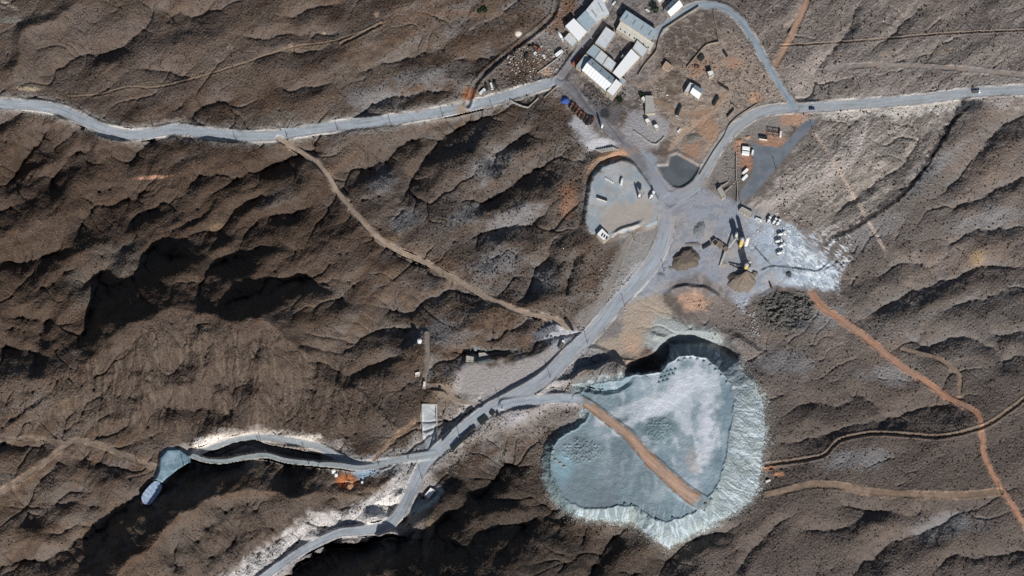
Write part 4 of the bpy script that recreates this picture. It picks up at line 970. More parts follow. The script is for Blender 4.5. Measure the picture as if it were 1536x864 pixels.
# loading bay building with three slots
def bays():
    r = B('loading_bay', [(895,352),(903,343),(915,355),(906,362.5)], 4.5, 'white building with three dark bays at the foot of the left plant yard', 'flat', Wh, doors=0, wins=0)
    r2 = r
    for k in range(3):
        p = [Vector([float(v) for v in RAY(x, y, r.location.z+4.78)])-r.location for x, y in ((901.2+k*3.4, 353.5+k*2.0), (903+k*3.4, 354.8+k*2.0), (905.5+k*3.2, 350.2+k*2.2), (903.8+k*3.2, 349+k*2.2))]
        MB().quad_prism(p, [q+Vector((0, 0, .12)) for q in p]).build('bay', Dk, r2)  # dark slabs laid on the roof, the slots' shade put into colour
bays()

# walled loading ramp
def wall_run(pts, h, t, label, mat=Cc, name='wall', cat='wall', step=6, lift=0):
    sp = spline(pts, step) if len(pts) > 2 and step else np.array(pts, float)
    W_ = [P(x, y, lift) for x, y in sp]; org = W_[0].copy(); m = MB()
    for a_, b_ in zip(W_[:-1], W_[1:]):
        a2, b2 = a_-org, b_-org; e = (b2-a2); e.z = 0
        if e.length < .05: continue
        n_ = Vector((-e.y, e.x, 0)).normalized()*t/2
        m.quad_prism([a2+n_-Vector((0, 0, .6)), a2-n_-Vector((0, 0, .6)), b2-n_-Vector((0, 0, .6)), b2+n_-Vector((0, 0, .6))], [a2+n_+Vector((0, 0, h)), a2-n_+Vector((0, 0, h)), b2-n_+Vector((0, 0, h)), b2+n_+Vector((0, 0, h))])
    o = m.build(name, mat); o.location = org; return tag(o, label, cat)
wall_run([(634,655),(632.5,632),(633,608),(654.5,608),(655,640),(656,664)], 2.6, .9, 'pale wall round three sides of the loading yard above the lower road', Cc, step=0)
wall_run([(1077,126),(1093,135.5)], 2, 1, 'dark low wall on the lilac pad right of the arched shed', Ch)
wall_run([(1097,157.5),(1108,167)], 2.2, .8, 'thin brown wall above the curving road near the lane', Wb)
wall_run([(1091,178),(1101.5,166.5)], 2.8, .8, 'brown wall standing beside the curving road below the lane', Wb)
wall_run([(985,75),(988,60),(995,45),(1005,38.5),(1025,25.5),(1048,11)], 2, .6, 'dark boundary wall along the inside of the looping road', Wb)
wall_run([(957,114),(967,98),(981,82),(985,76)], 2, .6, 'boundary wall along the right side of the compound', Wb)
wall_run([(1070,17),(1073,35),(1077,58)], 1.6, .5, 'thin dark wall running down inside the looping road', Wb)
wall_run([(1078,64),(1060,68),(1050,78),(1040,90),(1030,102)], 1.8, .6, 'curved brown retaining wall above the orange yard', Wb)
wall_run([(765,151),(776,157),(792,162),(800,155),(807,148)], 1.8, .6, 'pale crank shaped wall below the dark road bend', Cc)
wall_run([(816,147),(826,138),(835,130)], 1.6, .5, 'short straight wall beside the dark road bend', Wb)
wall_run([(806,110),(820,100),(835,89),(846,78)], 1.4, .5, 'long low wall between the dirt lot and the dark road', Cc)
wall_run([(1105,305),(1106,285),(1104,262),(1104,232)], 2.2, .5, 'thin upright wall left of the asphalt yard', Cc)
wall_run([(950,197),(962,205),(972,213),(984,217),(996,206)], 1.3, .7, 'crumbling wall round the pale pad with two cabins', Cc)
wall_run([(691,662),(700,653),(708,644)], 2.6, 1.8, 'long dark retaining wall between two dark tanks on the lower road', Ch)
wall_run([(697,622),(703,615),(709,611)], 1.6, 1.8, 'short dark wall above the lower road opposite the tanks', Ch)
wall_run([(683,639),(694,626)], 1.2, 1.0, 'thin dark kerb wall above the lower road below the short wall', Ch)
wall_run([(663,661),(677,646)], 1.2, 1.0, 'thin dark kerb wall nearest the walled loading yard', Ch)
wall_run([(1049,263),(1070,228),(1086,205),(1093,189),(1110,173),(1135,157)], 1.2, .6, 'long low dark parapet along the outer edge of the curving road', Wb)
wall_run([(229,720),(236,724),(244,728)], 1.6, .9, 'small dark dam wall holding the blue pond', Cc, 'dam', 'dam')

# ------------------------------------------------------------------ vehicles and containers
def wheels(root, xs, w, r=.5):
    for x in xs:
        for s in (-1, 1):
            o = MB().cyl((x, s*(w-.32), r), (x, s*w, r), r, n=14).build('wheel', Bk, root)
            MB().cyl((x, s*w, r), (x, s*(w+.02), r), r*.5, n=10).build('hub', St, o)
def truck_proto(name, cabm, bedm, kind, L=9.0, cat='truck'):
    r = thing(name, '', cat)
    w = 1.25
    MB().box(-L/2, L/2-.3, -.45, .45, .75, 1.05).build('chassis', Ch, r)
    cab = MB().box(L/2-2.1, L/2, -w+.03, w-.03, .7, 2.0).box(L/2-2.1, L/2-.15, -w+.06, w-.06, 2.0, 3.0, .18, .08).build('cab', cabm, r)
    MB().box(L/2-.2, L/2-.02, -w+.2, w-.2, 2.08, 2.8, .03, .1).build('windscreen', Gl, cab)
    for s in (-1, 1): MB().box(L/2-.02, L/2+.03, s*.85-.18, s*.85+.18, 1.0, 1.25).build('headlight', St, cab)
    if kind == 'dump':
        b = MB().box(-L/2, L/2-2.3, -w, w, 1.1, 1.3)
        b.box(-L/2, L/2-2.3, -w, -w+.12, 1.3, 2.6).box(-L/2, L/2-2.3, w-.12, w, 1.3, 2.6).box(L/2-2.42, L/2-2.3, -w+.12, w-.12, 1.3, 2.9).box(-L/2, -L/2+.12, -w+.12, w-.12, 1.3, 2.4)
        b.build('dump_bed', bedm, r)
        MB().box(-L/2+.2, L/2-2.5, -w+.2, w-.2, 1.3, 2.1, .7, .4).build('load', DkT, r)
    elif kind == 'mixer':
        MB().cyl((-L/2+.2, 0, 2.9), (-L/2+2.2, 0, 2.5), .6, 1.3, 16).cyl((-L/2+2.2, 0, 2.5), (L/2-4, 0, 2.3), 1.3, 1.3, 16).cyl((L/2-4, 0, 2.3), (L/2-2.6, 0, 2.0), 1.3, .6, 16).build('mixer_drum', bedm, r, True)
        MB().bar((-L/2-.2, 0, 2.6), (-L/2-.9, 0, 1.4), .5, .15).build('chute', St, r)
    elif kind == 'box':
        MB().box(-L/2, L/2-2.3, -w, w, 1.1, 3.4).build('cargo_box', bedm, r)
        for s in (-1, 1): MB().box(-L/2-.05, -L/2, s*.6-.55, s*.6+.55, 1.2, 3.3).build('rear_door', Wg, r)
    elif kind == 'tank':
        MB().cyl((-L/2, 0, 2.2), (L/2-2.4, 0, 2.2), 1.15, 1.15, 16).build('tank', bedm, r, True)
        MB().cyl((-L/2+2, 0, 3.2), (-L/2+2, 0, 3.6), .4, .35).build('hatch', St, r)
    elif kind == 'flat':
        MB().box(-L/2, L/2-2.3, -w, w, 1.1, 1.35).build('flatbed', bedm, r)
        for k in range(4): MB().box(-L/2+.4+k*1.5, -L/2+1.4+k*1.5, -w+.2, w-.2, 1.35, 2.1).build('crate', Wd, r)
    wheels(r, (-L/2+1, -L/2+2.3, L/2-1.4), w)
    return r
def van_proto(name, m, L=4.6, h=1.5, cat='car'):
    r = thing(name, '', cat); w = .9
    b = MB().box(-L/2, L/2, -w, w, .35, .9, .05, .03).box(-L/2+(.1 if h > 1.7 else .5), L/2-(.5 if h > 1.7 else 1.1), -w+.04, w-.04, .9, h, .25 if h < 1.7 else .1, .14).build('body', m, r)
    MB().box(L/2-(.75 if h > 1.7 else 1.5), L/2-(.45 if h > 1.7 else 1.1), -w+.15, w-.15, .95, h-.12, .08, .08).build('windscreen', Gl, b)
    for s in (-1, 1):
        MB().box(-L/2+.9, L/2-1.6, s*(w-.06)-.03, s*(w-.06)+.03, .98, h-.15, .12, 0).build('window', Gl, b)
        MB().box(L/2-.05, L/2+.02, s*.6-.14, s*.6+.14, .6, .75).build('headlight', St, b)
    wheels(r, (-L/2+.8, L/2-.85), w, .33); return r
def cont_proto(name, m, L=6.1, cat='container', w=1.22, h=2.6, roofm=None):
    r = thing(name, '', cat)
    b = MB().box(-L/2, L/2, -w, w, .15, h)
    n = int(L/.6)
    for k in range(n):
        x = -L/2+.3+k*.6
        for s in (-1, 1): b.box(x, x+.28, s*w-.05 if s < 0 else s*w, s*w if s < 0 else s*w+.05, .3, h-.15)
    b.build('body', m, r)
    MB().box(-L/2+.05, L/2-.05, -w+.05, w-.05, h, h+.06).build('roof', roofm or m, r)
    for s in (-1, 1):
        d_ = MB().box(L/2, L/2+.06, s*.6-.56, s*.6+.56, .25, h-.12).build('door', Gr, r)
        MB().cyl((L/2+.1, s*.2, .3), (L/2+.1, s*.2, h-.2), .03, n=6).build('lock_bar', St, d_)
    return r
used = set()
def put(proto, px, py, dx, dy, label, group=None, scale=None, dz=0):
    loc = P(px, py, dz); rz = heading(dx, dy)
    if proto.name not in used:
        used.add(proto.name); proto.location = loc; proto.rotation_euler = (0, 0, rz); proto['label'] = label
        if group: proto['group'] = group
        if scale: proto.scale = scale
        return proto
    return dup(proto, loc, rz, label, group, scale)
T_dump = truck_proto('dump_truck', Wp, Gr, 'dump'); T_mix = truck_proto('mixer_truck', Wp, Wp, 'mixer', 9.5); T_box = truck_proto('box_truck', Wp, Wh, 'box', 8.5)
T_rust = truck_proto('dump_truck', Rd, Rt, 'dump', 8); T_flat = truck_proto('flatbed_truck', Rt, Ch, 'flat', 9); T_dark = truck_proto('box_truck', Ch, Ch, 'box', 12); T_tank = truck_proto('tank_truck', Wp, Wp, 'tank', 9)
C_wh = cont_proto('container', Wh); C_dk = cont_proto('container', Ch, 7.5); C_rd = cont_proto('container', Rd, 12, w=1.3); C_cr = cont_proto('container', Cr, 7.5, roofm=Ch); C_gn = cont_proto('container', Gn, 10.5, roofm=Gn)
V_bl = van_proto('car', Bp); V_wh = van_proto('car', Wp); V_van = van_proto('van', Wp, 5.6, 2.3, 'van'); V_gr = van_proto('van', Ch, 5.6, 2.3, 'van')

put(V_bl,1217.5,163.5,1,-.05,'dark blue car driving on the pale road near the fork', None, (1.15,1.15,1.15))
put(V_wh,1018.6,196,1,-1.2,'white car on the brown lane above the dark basin')
put(V_wh,850.6,65.4,1,1.2,'white car parked beside the small grey workshop roof')
put(V_wh,815.4,85,1,1.5,'tiny pale car alone in the middle of the dirt lot')
put(V_wh,921,5,1,-1.3,'white car on the village street at the top edge')
put(V_wh,971,16,1,.6,'white car beside the dark green tree')
G1 = 'vans parked beside the west road'
put(V_van,723.6,137.5,1,-1,'pale van slanting, leftmost of those parked above the west road',G1,(1.3,1.3,1))
put(V_van,737,130,.3,1,'white van third from the left above the west road',G1,(1.2,1.2,1))
put(V_gr,729.5,131.5,.2,1,'dark van second from the left above the west road',G1,(1.2,1.2,1))
put(V_gr,743.5,129,.5,1,'dark van rightmost of those parked above the west road',G1,(1.2,1.2,1))
put(T_box,838.2,81,1,-.8,'white box truck at the right end of the dirt lot')
put(T_tank,840.5,55,.6,1,'long white tank truck parked left of the stepped warehouses', None, (1.25,1,1))
put(T_dump,799,77,1,1.2,'white and blue truck at the left of the dirt lot')
put(T_rust,804.5,73,1,.6,'dark truck beside the white and blue one in the dirt lot')
put(C_dk,789.5,85,.4,-1,'dark container at the left edge of the dirt lot', None, (.7,.9,.9))
put(C_rd,865.5,91.5,1,-1.25,'long red brown container on the street side of the big hall annex', None, (1.05,1.3,1.1))
G2 = 'rusty machines beside the dark road'
for k, (x, y, pr, t) in enumerate(((857,160,T_rust,'rust red truck nearest the blue tarp heap'),(861.5,164,T_flat,'rusty flatbed second from the blue tarp heap'),(865.5,168,T_rust,'rust red truck third from the blue tarp heap'),(869.5,173,T_rust,'rusty truck fourth from the blue tarp heap'),(873.5,175.5,T_flat,'dark flatbed in the middle of the rusty row'),(878.5,180,T_flat,'dark flatbed right of the middle in the rusty row'),(883,184,T_dark,'black long truck near the lower end of the rusty row'),(887.5,183,T_flat,'last dark flatbed of the rusty row'))):
    put(pr, x, y, .55+.1*(k % 3), -1, t, G2, (.8,.85,.9))
put(T_dark,1018,167,.4,-1,'black long truck with a pale cab in the orange yard above the basin', None, (1,.9,.8))
put(C_dk,1051.5,88,.8,-1,'black squat container against the curved retaining wall', None, (.7,1.7,1))
put(C_dk,1088.5,82.5,.7,1,'dark container with a pale end on the grey slope', None, (.8,.8,.8))
put(C_dk,1073.5,152.5,.6,-1,'long black container below the dark low wall', None, (1.3,.9,.9))
put(T_rust,1045.5,101,1,.4,'wrecked brown truck below the black squat container', None, (.6,.9,.6))
G3 = 'containers on the asphalt yard'
put(C_wh,1118.5,224,1,.12,'white container on the asphalt yard, upper of the close pair',G3,(1.1,1.2,1.1))
put(C_wh,1118,231,1,.12,'white container on the asphalt yard, lower of the close pair',G3,(1.1,1.2,1.1))
put(C_wh,1128.5,230,-.2,1,'white container standing crosswise beside the close pair',G3,(.8,.7,.9))
put(C_cr,1144.8,208.5,1,.15,'cream sided container on orange soil above the asphalt yard',G3,(1,1.1,1))
put(C_wh,1117.5,258,1,-1,'long white container left of the asphalt strip, upper one',G3,(1.05,.8,1))
put(C_wh,1117,267,1,-1,'long white container left of the asphalt strip, lower one',G3,(1.05,.8,1))
put(T_box,932.3,274,.2,-1,'narrow white truck in the left plant yard', None, (.8,.7,.9))
put(T_mix,977.5,294,.6,-1,'white mixer truck beside the junction left of the wide road', None, (.95,1,1))
put(C_cr,903,299,1,.35,'long open cream container at the left edge of the plant yard', None, (1.3,.9,.6))
put(T_dark,853.5,488.5,.75,1,'long black truck on the pale ground by the beige track end', None, (1.0,.95,.9))
put(T_dump,842,518,.55,-1,'white dump truck beside the road near the block piles')
G4 = 'mixer trucks in the white plant yard'
for x, y, dx, dy, t in ((1153,331,.5,-1,'mixer truck leftmost of three by the upper bank'),(1161.5,333,.7,-1,'mixer truck middle of three by the upper bank'),(1167,335,.7,-1,'mixer truck rightmost of three by the upper bank'),
                        (1171.5,352.5,1,-.3,'mixer truck topmost of the column of four'),(1167.5,363,1,-.25,'mixer truck second in the column of four'),(1172.5,369.5,1,-.6,'mixer truck third in the column of four'),(1170,380.5,1,-.35,'mixer truck lowest of the column of four')):
    put(T_mix, x, y, dx, dy, t, G4, (.75,.95,1))
put(V_van,1138,330.5,1,.4,'white van at the right end of the long low plant shed', None, (1.2,1.2,1))
put(V_wh,1177.5,350,.3,1,'small dark topped car beside the topmost mixer truck')
put(T_flat,1155.5,428,.35,1,'narrow dark machine on the pale ground below the stream', None, (.8,.6,.8))
put(V_wh,1152,722,1,-.4,'white car alone beside the brown track east of the heap')
put(T_dump,1464,139,1,-.1,'dark truck stopped on the right hand road above the black ditch', None, (.85,.9,.9))
G5 = 'dark tanks along the lower road'
put(C_gn,724.5,630.5,1,-.75,'largest dark green tank box beside the lower road',G5,(.85,2.0,.7))
put(C_dk,738.5,620,.7,-1,'square dark box right of the largest tank box',G5,(.6,1.4,.65))
put(C_dk,745.8,620.5,.4,-1,'thin dark box rightmost along the lower road',G5,(.45,.6,.6))
put(C_dk,710,642,1,-.7,'small dark box left of the largest tank box',G5,(.55,1.1,.6))
put(C_gn,684,669.5,1,-1,'long green grey tank box lowest along the lower road',G5,(1,1.1,.6))

# open frame (unfinished container house)
def frame_house():
    r = thing('steel_frame', 'open dark steel frame with one white panel on the orange soil', 'frame', P(1160.5,201), heading(1,.15))
    L_, w_, h_ = 11, 4.5, 2.8
    for x in (-L_/2, 0, L_/2):
        for y in (-w_/2, w_/2): MB().box(x-.2, x+.2, y-.2, y+.2, 0, h_).build('post', Ch, r)
    for y in (-w_/2, w_/2): MB().box(-L_/2, L_/2, y-.25, y+.25, h_, h_+.4).build('beam', Ch, r)
    for x in (-L_/2, -L_/4, 0, L_/4, L_/2): MB().box(x-.15, x+.15, -w_/2, w_/2, h_+.4, h_+.65).build('beam', Ch, r)
    MB().box(L_/2-.2, L_/2+1.4, -w_/2-.2, w_/2, 0, h_+.9).build('panel', Wp, r)
frame_house()
# ramp structure beside asphalt yard
def ramp_house():
    r = B('loading_ramp', [(1076,284),(1081,279.5),(1089,294),(1083,298)], 4, 'pale concrete loading ramp between the curving road and the asphalt yard', 'flat', Cc, doors=0, wins=0)
    for a_, b_ in (((1081,282),(1093,273)), ((1087,290),(1097,279))):
        p, q = P(*a_, 2.5)-r.location, P(*b_, .3)-r.location; MB().bar(p, q, 1.2, .6).build('ramp', Cc, r)
ramp_house()
B('plant_shed', [(1108.5,315),(1113,310.5),(1130,319.5),(1127,326)], 3, 'long low pale shed along the upper bank of the plant', 'flat', Cc, doors=0, wins=4)
B('control_cabin', [(1067.5,363),(1073,358.5),(1078,363),(1073,369)], 3.0, 'dark cabin at the upper end of the concrete ramp in the plant', 'flat', Ch, doors=0, wins=0)
wall_run([(1054,373),(1060,370),(1066,366)], 2.4, 1.6, 'dark broken wall left of the plant ramp', Ch)

# ------------------------------------------------------------------ concrete plant
def silo(px, py, r, h, mat, label, cap=St, legs=1.4):
    o = thing('silo', label, 'silo', P(px, py))
    MB().cyl((0, 0, legs+2.2), (0, 0, h), r, r, 24).build('tank', mat, o, False)
    MB().cyl((0, 0, legs), (0, 0, legs+2.2), .35, r, 24).build('hopper', mat, o)
    MB().cyl((0, 0, h), (0, 0, h+.7), r*1.02, .5, 24).build('roof', cap, o)
    MB().box(-.5, .5, -.5, .5, h+.5, h+1.5).build('filter', St, o)
    for a_ in (45, 135, 225, 315):
        x, y = r*.85*math.cos(math.radians(a_)), r*.85*math.sin(math.radians(a_)); MB().cyl((x, y, -.5), (x, y, legs+2.6), .16, n=8).build('leg', Ch, o)
    l = MB(); l.bar((r+.25, -.25, .2), (r+.25, -.25, h), .08).bar((r+.25, .25, .2), (r+.25, .25, h), .08)
    for k in range(int(h/.6)): l.bar((r+.25, -.25, .4+k*.6), (r+.25, .25, .4+k*.6), .05)
    l.build('ladder', St, o)
    rg = MB()
    for i in range(16):
        a0, a1 = i*math.pi/8, (i+1)*math.pi/8
        rg.bar((r*math.cos(a0), r*math.sin(a0), h+1.1), (r*math.cos(a1), r*math.sin(a1), h+1.1), .06)
    rg.build('railing', St, o)
    return o
silo(1103,359,1.5,12,pmat('pale_yellow',(222,214,184),.6,.1),'short pale silo leftmost in the upper plant group')
silo(1109.8,371,1.7,18,Yl,'tall yellow silo in the middle of the upper plant group')
silo(1118,370,1.7,19.5,Wp,'tallest white silo right in the upper plant group')
silo(1117.5,406,1.8,13,Yl,'yellow silo above the big gravel cone, front one of the pair')
silo(1122,403.5,1.5,15.5,Ch,'dark silo close behind the yellow one at the gravel cone')
def tower(px, py, label, w, h, m):
    o = thing('batching_tower', label, 'tower', P(px, py), heading(1, .6))
    for x in (-w, w):
        for y in (-w, w): MB().box(x-.18, x+.18, y-.18, y+.18, -.4, h).build('leg', Ch, o)
    MB().box(-w-.2, w+.2, -w-.2, w+.2, h*.45, h*.5).build('platform', Gr, o)
    MB().box(-w+.2, w-.2, -w+.2, w-.2, h*.5, h).build('mixer_house', m, o)
    MB().box(-w-.2, w+.2, -w-.2, w+.2, h, h+.3).build('roof', St, o)
tower(1113,367,'yellow framed batching tower between the upper silos',2.0,9,Yl)
tower(1124,409,'dark batching tower beside the gravel cone',1.8,7,Ch)
tower(1106,363,'dark batching tower at the upper end of the long conveyor',1.6,8,Ch)
def conveyor(a, b, ha, hb, label, w=1.1, mat=Cc):
    A_, B_ = P(*a, ha), P(*b, hb); o = thing('conveyor', label, 'conveyor', P(*a)); A_ = A_-o.location; B_ = B_-o.location
    MB().bar(A_, B_, w, .35).build('belt', mat, o)
    e = (B_-A_); hz = Vector((e.x, e.y, 0)).normalized(); n_ = Vector((-hz.y, hz.x, 0))
    for s in (-1, 1): MB().bar(A_+n_*s*w*.55+Vector((0, 0, .3)), B_+n_*s*w*.55+Vector((0, 0, .3)), .12, .5).build('side_rail', Wp if mat is Cc else mat, o)
    for t in (.3, .6, .92):
        p = A_+e*t
        if p.z < .6: continue
        for s in (-1, 1): MB().bar(p+n_*s*w*.5, Vector((p.x, p.y, -.3))+n_*s*w*.8, .2).build('support', Ch, o)
    return o
conveyor((1089,379),(1104,362),1,8,'long pale conveyor climbing to the left silo')
conveyor((1080,401),(1088.5,379),.8,3,'lower pale conveyor from the heaps to the long one', 1.8)
conveyor((1094,397),(1117,411),1.5,5.5,'thin dark conveyor feeding the gravel cone from the left', .8, Ch)
conveyor((1106,401),(1118,410),1,7,'short dark conveyor above the gravel cone', .8, Ch)
def hopper(px, py, label, s=1.0, h=5, m=Cc):
    o = thing('hopper', label, 'hopper', P(px, py), heading(1, .8))
    MB().box(-.6*s, .6*s, -.6*s, .6*s, h*.4, h*.4+.2).quad_prism([(-.6*s, -.6*s, h*.42), (.6*s, -.6*s, h*.42), (.6*s, .6*s, h*.42), (-.6*s, .6*s, h*.42)], [(-2*s, -2*s, h), (2*s, -2*s, h), (2*s, 2*s, h), (-2*s, 2*s, h)]).build('bin', m, o)
    for x in (-1.6*s, 1.6*s):
        for y in (-1.6*s, 1.6*s): MB().box(x-.12, x+.12, y-.12, y+.12, -.3, h*.8).build('leg', Ch, o)
hopper(1088,376,'brown feed hopper where the two pale conveyors meet',1.1,4,DkT)
hopper(1079,369,'brown aggregate bin on the concrete ramp',1.5,3,DkT)
hopper(962,292,'pale cone hopper beside the tall black shadow in the left yard',1.0,7,Cc)
silo(958,297,1.0,8.5,Wp,'slim white silo in the left plant yard')
silo(902,193.5,.9,9,Wp,'slim white tank standing at the lower end of the rusty row')
def dome_tank(px, py, r, h, label, m=Wp):
    o = thing('water_tank', label, 'tank', P(px, py))
    MB().cyl((0, 0, -.3), (0, 0, h), r, r, 20).build('tank', m, o); MB().cyl((0, 0, h), (0, 0, h+r*.35), r, r*.3, 20).build('lid', m, o)
    MB().bar((r+.1, 0, 0), (r+.1, 0, h), .1).build('pipe', St, o)
dome_tank(629,513,2.0,3.2,'round white tank on the narrow brown shelf')
dome_tank(500,708,1.9,3.2,'white tank below the valley road, larger of the pair')
dome_tank(504,713.5,1.5,2.6,'white tank below the valley road, smaller of the pair')
dome_tank(660,583,1.2,2.0,'small dark tank beside the bend of the shelf track',Ch)
dome_tank(716,543,1.3,2.0,'small dark round tank beside the slab roofed hut',Ch)
dome_tank(543,724,1.0,2,'tiny pale tank right of the orange mound')

# ------------------------------------------------------------------ heaps of material
def heap(name, px, py, rx, ry, h, col, label, seed=0, flat=0., ridg=.3, cat='heap', peak=(0, 0), mat=None):
    rng = np.random.RandomState(seed); n, m_ = 44, 14; org = P(px, py)
    vs, fs = [], []; ph = rng.rand(16)*6.28; fr = rng.randint(3, 15, 6); am = rng.rand(6)
    for k in range(m_+1):
        t = k/m_
        for i in range(n):
            a_ = 2*math.pi*i/n; rr = 1+.14*math.sin(2*a_+ph[0])+.09*math.sin(3*a_+ph[1])+.05*math.sin(7*a_+ph[2])+.04*math.sin(11*a_+ph[4])+.03*math.sin(17*a_+ph[5])
            x = px+peak[0]*(1-t)+rx*rr*t*math.cos(a_); y = py+peak[1]*(1-t)+ry*rr*t*math.sin(a_)
            gz = HT(x, y); q = max(0, 1-max(0, t-flat)/(1-flat))
            z = gz-.25+h*q**1.05+h*ridg*.16*sum(am[e]*math.sin(fr[e]*a_+ph[6+e]+t*3*(e-2)) for e in range(6))*q*t*1.4+(rng.rand()-.5)*.35*h*.18*(t < .97)
            X, Y, _ = RAY(x, y, gz); 
            vs.append((float(X)-org.x, float(Y)-org.y, z-org.z))
    for k in range(m_):
        for i in range(n):
            j = (i+1) % n; fs.append((k*n+i, (k+1)*n+i, (k+1)*n+j, k*n+j))
    b = MB(); b.v = vs; b.f = fs
    o = b.build(name, mat or pmat(name+str(seed), tuple(int(255*(((v/KF)*1.0))) if False else int(v) for v in col), .95, .22, 1.0), None, True); o.location = org
    return tag(o, label, cat)
heap('gravel_heap',1114,424,20,17,8,(126,114,104),'big brown gravel cone below the lower silos',1,0,.8,peak=(4,-12))
heap('earth_heap',1029,389,20,19,4.2,(104,94,86),'broad dark brown heap left of the plant with a broken edge',2,.55,.6)
heap('earth_heap',1040,366,14,5,1.0,(120,116,112),'low grey heap above the broad brown heap',12,.2,.5)
heap('gravel_heap',1049,345,10,14,2.0,(128,132,134),'grey horseshoe gravel heap near the junction',3,.3,.6)
heap('gravel_heap',992,414,8,7,1.2,(132,136,142),'low grey rubble heap at the roadside pole',4,.2,.9)
heap('tarp_heap',848,151,7,7,3,(60,84,150),'blue tarpaulin covered heap beside the dark road bend',5,.3,.9,mat=Tb)
heap('earth_heap',524,727,7,7,3.5,(204,156,124),'orange pink earth mound under the valley pole',6,.3,.4)
heap('earth_heap',1183,411,4.5,6,1.6,(70,76,82),'small dark heap beside the black stream in the white yard',7,.2,.5)
heap('gravel_heap',843,500,0.1,0.1,.05,(90,90,96),'x',8) if False else None
heap('gravel_heap',1101,418,9,11,3.0,(84,76,70),'dark brown gravel heap on the left flank of the big cone',201,.1,.8,peak=(4,-4))
heap('gravel_heap',1131,409,6,5,1.8,(98,96,94),'small grey heap at the right foot of the lower silos',202,.1,.7)
heap('gravel_heap',1085,396,7,5,1.2,(150,138,130),'low pinkish heap under the lower pale conveyor',203,.2,.7)
heap('gravel_heap',1006,402,5,4,1.0,(120,116,112),'small grey heap between the road and the broad brown heap',204,.2,.7)
heap('earth_heap',1109,212,7,6,1.6,(170,134,112),'orange earth heap above the close pair of white containers',205,.2,.7)
heap('earth_heap',1121,206,6,4,1.3,(176,142,120),'pale orange earth heap left of the cream sided container',206,.2,.7)
heap('earth_heap',1040,207,13,9,1.4,(122,116,108),'low grey earth mound on the orange ground above the basin',207,.35,.5)
heap('earth_heap',925,150,8,6,2.0,(60,58,58),'black scrap heap at the lower corner of the big hall',208,.1,.9)
rb = random.Random(5)
G6 = 'dark rubble piles edging the pale ground'
spots = [(808,497,'leftmost'),(814,493,'second'),(820,490,'third'),(826,488,'fourth'),(832,487,'fifth')]
for k, (x, y, t) in enumerate(spots): heap('rubble_pile',x,y,3.2,2.6,1.8,(70,72,80),f'dark rubble pile {t} of the upper row by the beige track end',20+k,.1,.9).__setitem__('group', G6)
for k, (x, y, t) in enumerate([(803,511,'leftmost'),(808,509,'second'),(814,507,'third'),(820,505.5,'fourth'),(827,505,'fifth'),(833,507,'sixth')]): heap('rubble_pile',x,y,2.6,2.2,1.8,(92,94,102),f'grey rubble pile {t} of the lower row by the beige track end',30+k,.1,.9).__setitem__('group', G6)
# dumped loads along the heap's edge
G7 = 'dumped loads along the rim of the heap'
for k, (x, y, t) in enumerate([(937,756,'first from the left along the front rim'),(947,757,'second from the left along the front rim'),(953,762,'third from the left along the front rim'),(962,769,'fourth from the left along the front rim'),(972,775,'fifth from the left along the front rim'),(985,780,'sixth along the front rim below the centre'),(1009,777,'alone left of the haul ramp end'),(1058,756,'right of the haul ramp end'),(1066,749,'second right of the haul ramp end'),(1075,734,'highest on the right rim')]):
    heap('spoil_pile',x,y,3.2,2.8,1.8,(96,110,116),f'small blue grey spoil pile {t}',50+k,.05,.4).__setitem__('group', G7)
for k in range(11):
    x, y = 995+(k % 4)*6+(k//4)*-3, 560+(k//4)*7+(k % 4)*-2
    heap('spoil_pile',x,y,3.2,2.6,1.6,(110,128,134),'small spoil pile in the cluster near the black pit',70+k,.05,.4).__setitem__('group', 'spoil piles clustered near the black pit')
for k, (x, y) in enumerate([(1018,540),(1027,537),(1036,536),(1046,537),(1056,541),(1066,546),(1074,553),(1082,561),(1090,572)]):
    heap('spoil_pile',x,y+2,3.4,3,1.9,(136,150,154),'pale spoil pile in the chain round the upper rim',90+k,.05,.4).__setitem__('group', 'spoil piles in a chain round the upper rim')
for k, (x, y) in enumerate([(826,660),(828,668),(830,676),(828,684),(833,690),(840,695),(846,700)]):
    heap('spoil_pile',x,y,3.4,3,1.6,(136,140,134),'pale spoil pile in the chain on the left rim',110+k,.05,.4).__setitem__('group', 'spoil piles in a chain on the left rim')
# precast blocks
def block_row(name, label, px, py, dx, dy, n, L_, w_, gap, h_, m, grp):
    for k in range(n):
        x, y = px+dx*k*gap, py+dy*k*gap
        o = MB().box(-L_/2, L_/2, -w_/2, w_/2, 0, h_, .06, .06).build(name, m); o.location = P(x, y); o.rotation_euler = (0, 0, heading(dy+.3, -dx) if name != 'beam' else heading(1, .45))
        tag(o, label, 'concrete beam' if name == 'beam' else 'block', grp)
block_row('beam','pale precast beam stacked on the orange bank above the left yard',899,227,1,-.15,8,6.5,.9,3.4,1.2,Cc,'precast beams on the orange bank')
block_row('block','small white block in the row inside the left yard',909,268,1,.6,5,1.4,1.2,2.6,1.0,Wp,'white blocks in the left yard')

